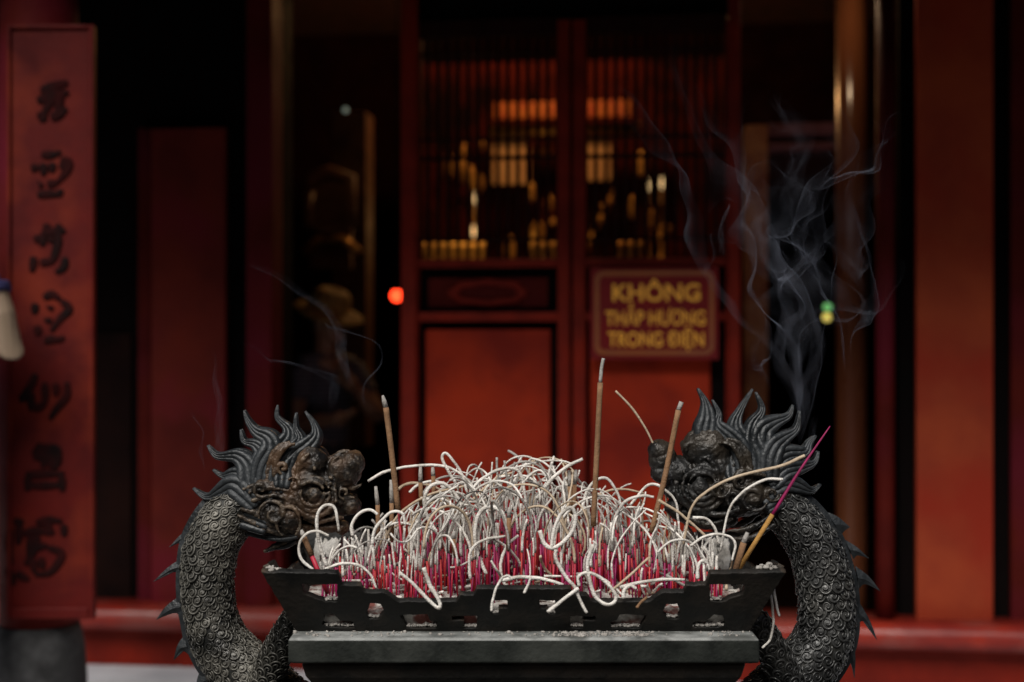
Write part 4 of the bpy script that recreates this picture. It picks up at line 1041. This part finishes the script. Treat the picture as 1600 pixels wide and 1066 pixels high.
arcs = [
 ([(575,752),(600,738),(640,729),(690,728),(720,741),(740,764),(748,800)],.0028,AS,2.60,'white ash strand reaching farthest left from the top of the pile'),
 ([(962,611),(985,635),(1010,672),(1030,720),(1040,770),(1046,840)],.0027,AT_,2.60,'tall tan ash strand bowing over left between the two tallest right sticks'),
 ([(1257,712),(1220,728),(1150,745),(1105,768),(1080,795),(1068,850)],.0031,AT_,2.46,'long tan ash strand stretching right across the right dragon head'),
 ([(1223,749),(1195,750),(1160,770),(1138,800),(1126,860)],.0030,AS,2.45,'long white ash strand arching right below the tan one, across the right dragon jaw'),
 ([(712,755),(698,732),(691,715),(696,708),(708,720),(722,742),(730,770)],.0028,AS,2.60,'narrow white hairpin ash loop topping the left of the pile'),
 ([(748,785),(770,752),(791,737),(823,726),(848,721),(876,720),(894,725)],.0028,AS,2.62,'white ash strand forming the highest long arch over the centre of the pile'),
 ([(838,780),(852,762),(866,745),(885,730),(911,717)],.0030,AS,2.55,'white ash strand rising to the right just left of the tallest stick'),
 ([(843,829),(851,850),(864,857),(879,848),(895,829),(899,806),(892,793),(876,804),(865,830),(862,856)],.0034,AS,2.44,'thick white ring-shaped ash loop in front of the pile right of centre'),
 ([(792,822),(784,801),(769,792),(754,796),(745,812),(742,841),(748,869),(760,897)],.0033,AS,2.45,'tall white hoop of ash at the centre front of the pile'),
 ([(735,905),(733,872),(742,852),(762,842),(790,838)],.0033,AS,2.44,'white ash strand curving right beneath the central hoop'),
 ([(682,831),(671,814),(664,794),(664,775),(673,760),(688,755),(703,762),(713,774),(721,790),(724,820)],.0030,AS,2.50,'large round white ash loop on the left of the pile'),
 ([(700,900),(699,831),(705,805),(720,779),(741,768),(758,772),(763,786)],.0013,M['char'],2.47,'thin black charred strand arching over the white ash loops'),
 ([(511,885),(499,851),(495,811),(503,793),(515,789),(524,797),(530,830)],.0030,AS,2.44,'white ash hairpin standing at the far left in front of the dragon jaw'),
 ([(489,890),(471,874),(467,853),(478,835),(497,830),(514,838)],.0030,AS,2.42,'white ash hoop leaning out over the left tray corner'),
 ([(551,838),(550,819),(562,802),(578,797),(590,804)],.0028,AS,2.50,'low white ash arch at left, just right of the hairpin'),
 ([(582,851),(586,827),(604,806),(618,799),(630,804),(633,820)],.0030,AS,2.43,'white ash arch crossing the base of the leaning left stick'),
 ([(508,890),(528,882),(547,881),(565,886),(580,900),(588,919)],.0031,AS,2.39,'white ash strand bowed along the left tray rim'),
 ([(662,887),(672,915),(686,938),(688,947),(684,950),(668,936),(649,916),(624,894)],.0030,AS,2.355,'white ash strand folded to a point over the front rim at left'),
 ([(908,806),(913,780),(921,762),(932,750),(948,748),(961,764),(969,785),(970,820)],.0028,AS,2.55,'white ash arch just right of the tallest stick'),
 ([(931,777),(951,767),(977,765),(1006,771)],.0027,AT_,2.62,'flat tan ash strand right of the tallest stick'),
 ([(953,838),(964,803),(980,782),(1003,775),(1022,777)],.0029,AS,2.50,'white ash strand leaning right under the flat tan one'),
 ([(985,790),(1008,762),(1024,757),(1043,769),(1056,785),(1060,815)],.0028,AS,2.56,'white ash arch behind the thick right leaning stick'),
 ([(1029,782),(1056,798),(1082,819),(1103,838)],.0029,AT_,2.46,'straight tan ash strand sloping down right in front of the right dragon chin'),
 ([(1082,809),(1103,811),(1116,824),(1124,850)],.0028,AS,2.52,'small white ash hook under the right dragon chin'),
 ([(1079,853),(1098,840),(1121,835),(1142,840),(1149,853),(1144,876)],.0031,AS,2.44,'white ash arch over the right tray end'),
 ([(927,851),(918,880),(921,906),(930,932),(948,945),(961,940),(959,924),(938,903),(917,895),(903,902),(905,916)],.0031,AS,2.36,'twisted white ash loop hanging on the front rim right of centre'),
 ([(923,885),(925,865),(932,852),(926,845)],.0030,AS,2.40,'short white ash bend above the hanging loop'),
 ([(869,859),(869,874),(885,903),(898,918),(906,937),(917,958)],.0030,AS,2.355,'white ash strand running down across the front rim to a tray opening'),
 ([(856,957),(880,937),(904,919)],.0031,AS,2.35,'straight white ash piece lying slantwise over the front rim'),
 ([(819,927),(825,915),(829,903)],.0031,AS,2.36,'short white ash piece standing on the front rim at centre'),
 ([(768,955),(770,938),(775,920),(784,904),(794,900),(800,906)],.0026,AS,2.355,'thin white ash hook hanging over the front rim left of centre'),
 ([(995,950),(1003,940),(1011,933)],.0030,M['incense'],2.36,'small brown broken incense piece lying on the front rim at right'),
 ([(951,927),(980,903),(1014,872)],.0028,AT_,2.40,'straight tan ash piece leaning behind the front rim at right'),
 ([(785,907),(812,902),(850,905),(880,914)],.0030,AS,2.39,'white ash strand lying flat behind the front rim at centre'),
 ([(1203,905),(1203,922),(1207,949),(1208,977),(1203,1000),(1191,1013)],.0030,AS,2.44,'long white ash strand dangling outside the right tray corner'),
 ([(1206,905),(1209,922),(1213,945),(1218,963)],.0026,AS,2.45,'short white ash strand dangling beside the long one at the right tray corner'),
 ([(974,935),(976,922),(985,915),(994,920)],.0030,AS,2.38,'small white ash arch on the rim at right'),
 ([(1090,905),(1091,885),(1097,876),(1104,880)],.0030,AS,2.40,'small white ash hook beside the right tray step'),
 ([(640,770),(655,757),(680,752),(700,760)],.0028,AS,2.60,'low white ash arch behind the left short sticks'),
 ([(622,765),(634,757),(660,756),(690,768),(712,800)],.0027,AT_,2.62,'tan ash strand drooping at the upper left of the pile'),
 ([(600,850),(615,815),(640,790),(680,770),(725,760)],.0028,AT_,2.55,'tan ash strand sweeping up from left to centre'),
 ([(720,800),(742,760),(770,738),(800,732),(815,745),(822,790)],.0029,AS,2.52,'high white ash arch left of the centre top'),
 ([(730,790),(755,765),(775,748),(803,738)],.0028,AT_,2.58,'tan ash strand under the highest arch'),
 ([(800,825),(812,770),(826,745),(843,735),(853,745)],.0029,AS,2.52,'white ash arch at the centre top of the pile')]
for pts, rad, m_, D, lab in arcs:
    ch = m_ is M['char']; o = hero('ash_strand', [('ash_curl', pts, rad, m_)], D, lab, 'ash strand')
# upright splinters in the centre crest
for (x0,y0,x1,y1) in ((776,715,784,790),(804,722,800,785),(788,720,803,790),(838,750,830,800),(847,755,835,800),(812,730,806,790)):
    hero('ash_strand', [('ash_curl',[(x1,y1),((x0+x1)/2-2,(y0+y1)/2),(x0,y0)],.0024,AG)], 2.55, 'thin straight grey ash splinter standing in the crest of the pile', 'ash strand', 'ash splinters in the crest')

# ------------------------------------------------------------------ smoke (thin curling sheets of real geometry)
def smoke_mat():
    m = bpy.data.materials.new('smoke'); m.use_nodes = True; t = m.node_tree; N = t.nodes; L = t.links; N.clear()
    out = N.new('ShaderNodeOutputMaterial'); mix = N.new('ShaderNodeMixShader'); tr = N.new('ShaderNodeBsdfTransparent')
    d = N.new('ShaderNodeBsdfDiffuse'); d.inputs[0].default_value = (.60,.66,.82,1); tl = N.new('ShaderNodeBsdfTranslucent'); tl.inputs[0].default_value = (.60,.66,.82,1)
    m2 = N.new('ShaderNodeMixShader'); m2.inputs[0].default_value = .5; L.new(d.outputs[0], m2.inputs[1]); L.new(tl.outputs[0], m2.inputs[2])
    lw = N.new('ShaderNodeLayerWeight'); lw.inputs[0].default_value = .5
    a = N.new('ShaderNodeMath'); a.operation = 'SUBTRACT'; a.inputs[0].default_value = 1.04; L.new(lw.outputs['Facing'], a.inputs[1])
    at = N.new('ShaderNodeAttribute'); at.attribute_name = 'dens'
    dv = N.new('ShaderNodeMath'); dv.operation = 'DIVIDE'; L.new(at.outputs['Fac'], dv.inputs[0]); L.new(a.outputs[0], dv.inputs[1])
    cl_ = N.new('ShaderNodeMath'); cl_.operation = 'MINIMUM'; cl_.inputs[1].default_value = .6; L.new(dv.outputs[0], cl_.inputs[0])
    L.new(cl_.outputs[0], mix.inputs[0]); L.new(tr.outputs[0], mix.inputs[1]); L.new(m2.outputs[0], mix.inputs[2]); L.new(mix.outputs[0], out.inputs[0])
    return m
SM = smoke_mat()
def field(seed, nm=60, kmin=12, kmax=120):
    g = np.random.default_rng(seed); k = g.normal(size=(nm,3)); k /= np.linalg.norm(k,axis=1)[:,None]
    mag = np.exp(g.uniform(math.log(kmin), math.log(kmax), nm)); k = k*mag[:,None]
    a = g.normal(size=(nm,3)); a = np.cross(a, k); a /= np.linalg.norm(a,axis=1)[:,None]; a *= (mag**-.42)[:,None]
    ph = g.uniform(0,2*math.pi,nm); om = g.uniform(.5,2,nm)
    def f(p, t): return np.cos(p@k.T+ph+om*t)@a
    return f
def plume(src, height, width, seed, T=150, Mn=26, dens=.03, amp=1.0, drift=(0,0), label='', grow=1.0, lean=0):
    f = field(seed); b = MB(); g = np.random.default_rng(seed+99)
    src = np.array(src, float); ang = g.uniform(0,math.pi)
    s = np.linspace(-.5,.5,Mn); line = src + np.stack([np.cos(ang)*s*width, np.sin(ang)*s*width*.6, 0.1*width*np.sin(s*5)],1)
    # each column = one streak line released at a different moment; advect with time-varying curl noise
    grid = np.zeros((T, Mn, 3)); grid[0] = line; p = line.copy(); dt = height/T
    for i in range(1, T):
        hgt = i/T
        a_ = amp*(.12+1.30*hgt**.6)
        v = f(p, i*.02)*a_*.9; v[:,2] = v[:,2]*.7+1.0; v[:,0] += drift[0]; v[:,1] = v[:,1]*.5+drift[1]
        p = p+v*dt; grid[i] = p
    return grid
def smoke_obj(grids, label, dens):
    me = bpy.data.meshes.new('incense_smoke'); V = []; Fc = []; Dn = []; n0 = 0
    for gi, g_ in enumerate(grids):
        T, Mn, _ = g_.shape; V.append(g_.reshape(-1,3))
        w0_ = np.linalg.norm(g_[0,1:]-g_[0,:-1],axis=1).mean()
        du = np.linalg.norm(np.diff(g_,axis=1,append=g_[:,-1:]),axis=2); du[:,-1] = du[:,-2]
        dv_ = np.linalg.norm(np.diff(g_,axis=0,append=g_[-1:]),axis=2); dv_[-1] = dv_[-2]
        st = np.clip((du*dv_)/(w0_*dv_[1].mean()+1e-12), .15, 30)
        hg = np.linspace(0,1,T)[:,None]; e = np.sin(np.linspace(0,math.pi,Mn))[None,:]**.6
        nz = 1+.6*np.sin(hg*23+gi)*np.sin(np.linspace(0,9,Mn)[None,:]+gi*2)
        dd = dens*e*(st**-.45)*nz*np.clip(hg*14,0,1)*(.4+.6*np.clip(hg*3.5,0,1))*np.clip((1-hg)*3.0,0,1); Dn.append(dd.ravel())
        idx = (np.arange(T-1)[:,None]*Mn+np.arange(Mn-1)[None,:]).ravel()+n0
        Fc.append(np.stack([idx, idx+1, idx+1+Mn, idx+Mn],1)); n0 += T*Mn
    V = np.concatenate(V); Fc = np.concatenate(Fc); Dn = np.concatenate(Dn)
    me.from_pydata(V.tolist(), [], Fc.tolist()); me.materials.append(SM)
    me.polygons.foreach_set('use_smooth', [True]*len(me.polygons))
    at = me.attributes.new('dens','FLOAT','POINT'); at.data.foreach_set('value', Dn.astype(np.float32)); me.update()
    o = bpy.data.objects.new('incense_smoke', me); COL.objects.link(o); tag(o, label, 'smoke', kind='stuff'); return o
def PW(px, py, D): return P(px, py, D)
gs = []
tip = P(1262, 700, 2.68)
for k in range(9):
    if k in (2, 6): continue
    gs.append(plume(tip+Vector(((k-4)*.004, .012*k, .008*k)), .46+.02*k, .006+.005*k, 20+k, dens=.03, amp=1.0, drift=(-.02-.05*(k%3),.03), T=240, Mn=40))
smoke_obj(gs, 'curling blue-grey smoke rising over the right dragon head into the dark opening', .034)
gs = [plume(P(px, py, 2.72), h_, w_, sd, dens=.02, amp=1.3, drift=(dx,.1), T=160, Mn=40) for px,py,h_,w_,sd,dx in
      ((1195,600,.22,.08,61,.0),(1330,560,.36,.05,62,0),(1260,470,.40,.06,63,-.1),(1350,500,.20,.03,64,-.1),(1230,560,.22,.11,67,0),(1290,520,.20,.12,68,-.05),(1260,450,.20,.13,69,0),(1320,580,.24,.10,70,-.05),(1210,500,.22,.11,75,.05),(1340,450,.18,.10,76,-.1),(1235,330,.20,.05,65,-.1))]
smoke_obj(gs, 'thin veil of smoke hanging in the dark opening above the main plume', .014)
smoke_obj([plume(P(px,py,2.8), h_, .016, sd, amp=1.1, drift=(dx,.1), T=150, Mn=30) for px,py,h_,sd,dx in ((1128,400,.11,71,0),(1100,430,.09,72,0))], 'small wisp of smoke above the sign', .022)
smoke_obj([plume(P(px,py,2.9), h_, .022, sd, amp=1.2, drift=(dx,.1), T=170, Mn=34) for px,py,h_,sd,dx in ((570,640,.20,81,-.08),(545,600,.22,82,-.15),(520,640,.20,83,0))], 'faint curl of smoke in front of the dark left doorway', .024)
smoke_obj([plume(P(px,py,2.75), h_, .02, sd, amp=1.1, drift=(dx,.1), T=120, Mn=30) for px,py,h_,sd,dx in ((320,735,.12,91,-.1),(345,720,.13,92,-.5))], 'faint violet-grey wisp of smoke left of the left dragon mane', .020)
smoke_obj([plume(P(px,py,2.52), h_, .014, sd, amp=.8, drift=(dx,.05), T=120, Mn=30) for px,py,h_,sd,dx in ((1052,765,.11,101,0),(1228,760,.13,103,.1))], 'pale smoke drifting past the right dragon snout and jaw', .035)

# unseen halls behind and beside the camera, added to block the low sky
def hall(loc, rz, L, label):
    OB = empty('sky_block_hall', loc, label, 'building', rz=rz)
    b = MB(); b.box((-L,-3,0), (L,0,4.2)); b.build('wall', M['red_frame'], OB)
    for k in range(-2, 3):
        b = MB(); b.lathe([(.16,0),(.15,.2),(.14,4.1)], (k*L*.42, .5, 0), 20); b.build('column', M['dull_red'], OB, smooth=True)
    b = MB(); b.add([(-L-.6,1.3,4.1),(L+.6,1.3,4.1),(L,-1.5,6.6),(-L,-1.5,6.6),(-L-.6,-4.3,4.1),(L+.6,-4.3,4.1)], [(0,1,2,3),(3,2,5,4),(0,4,5,1),(0,3,4),(1,5,2)]); b.build('roof', M['tile'], OB)
hall((0,-7.5,0), 0, 10, 'unseen red hall with tiled roof, added behind the camera to block low sky')
hall((-7.2,-1.5,0), R(-90), 5.4, 'unseen red gallery with tiled roof, added on the left to block side sky')
hall((7.2,-1.5,0), R(90), 5.4, 'unseen red gallery with tiled roof, added on the right to block side sky')
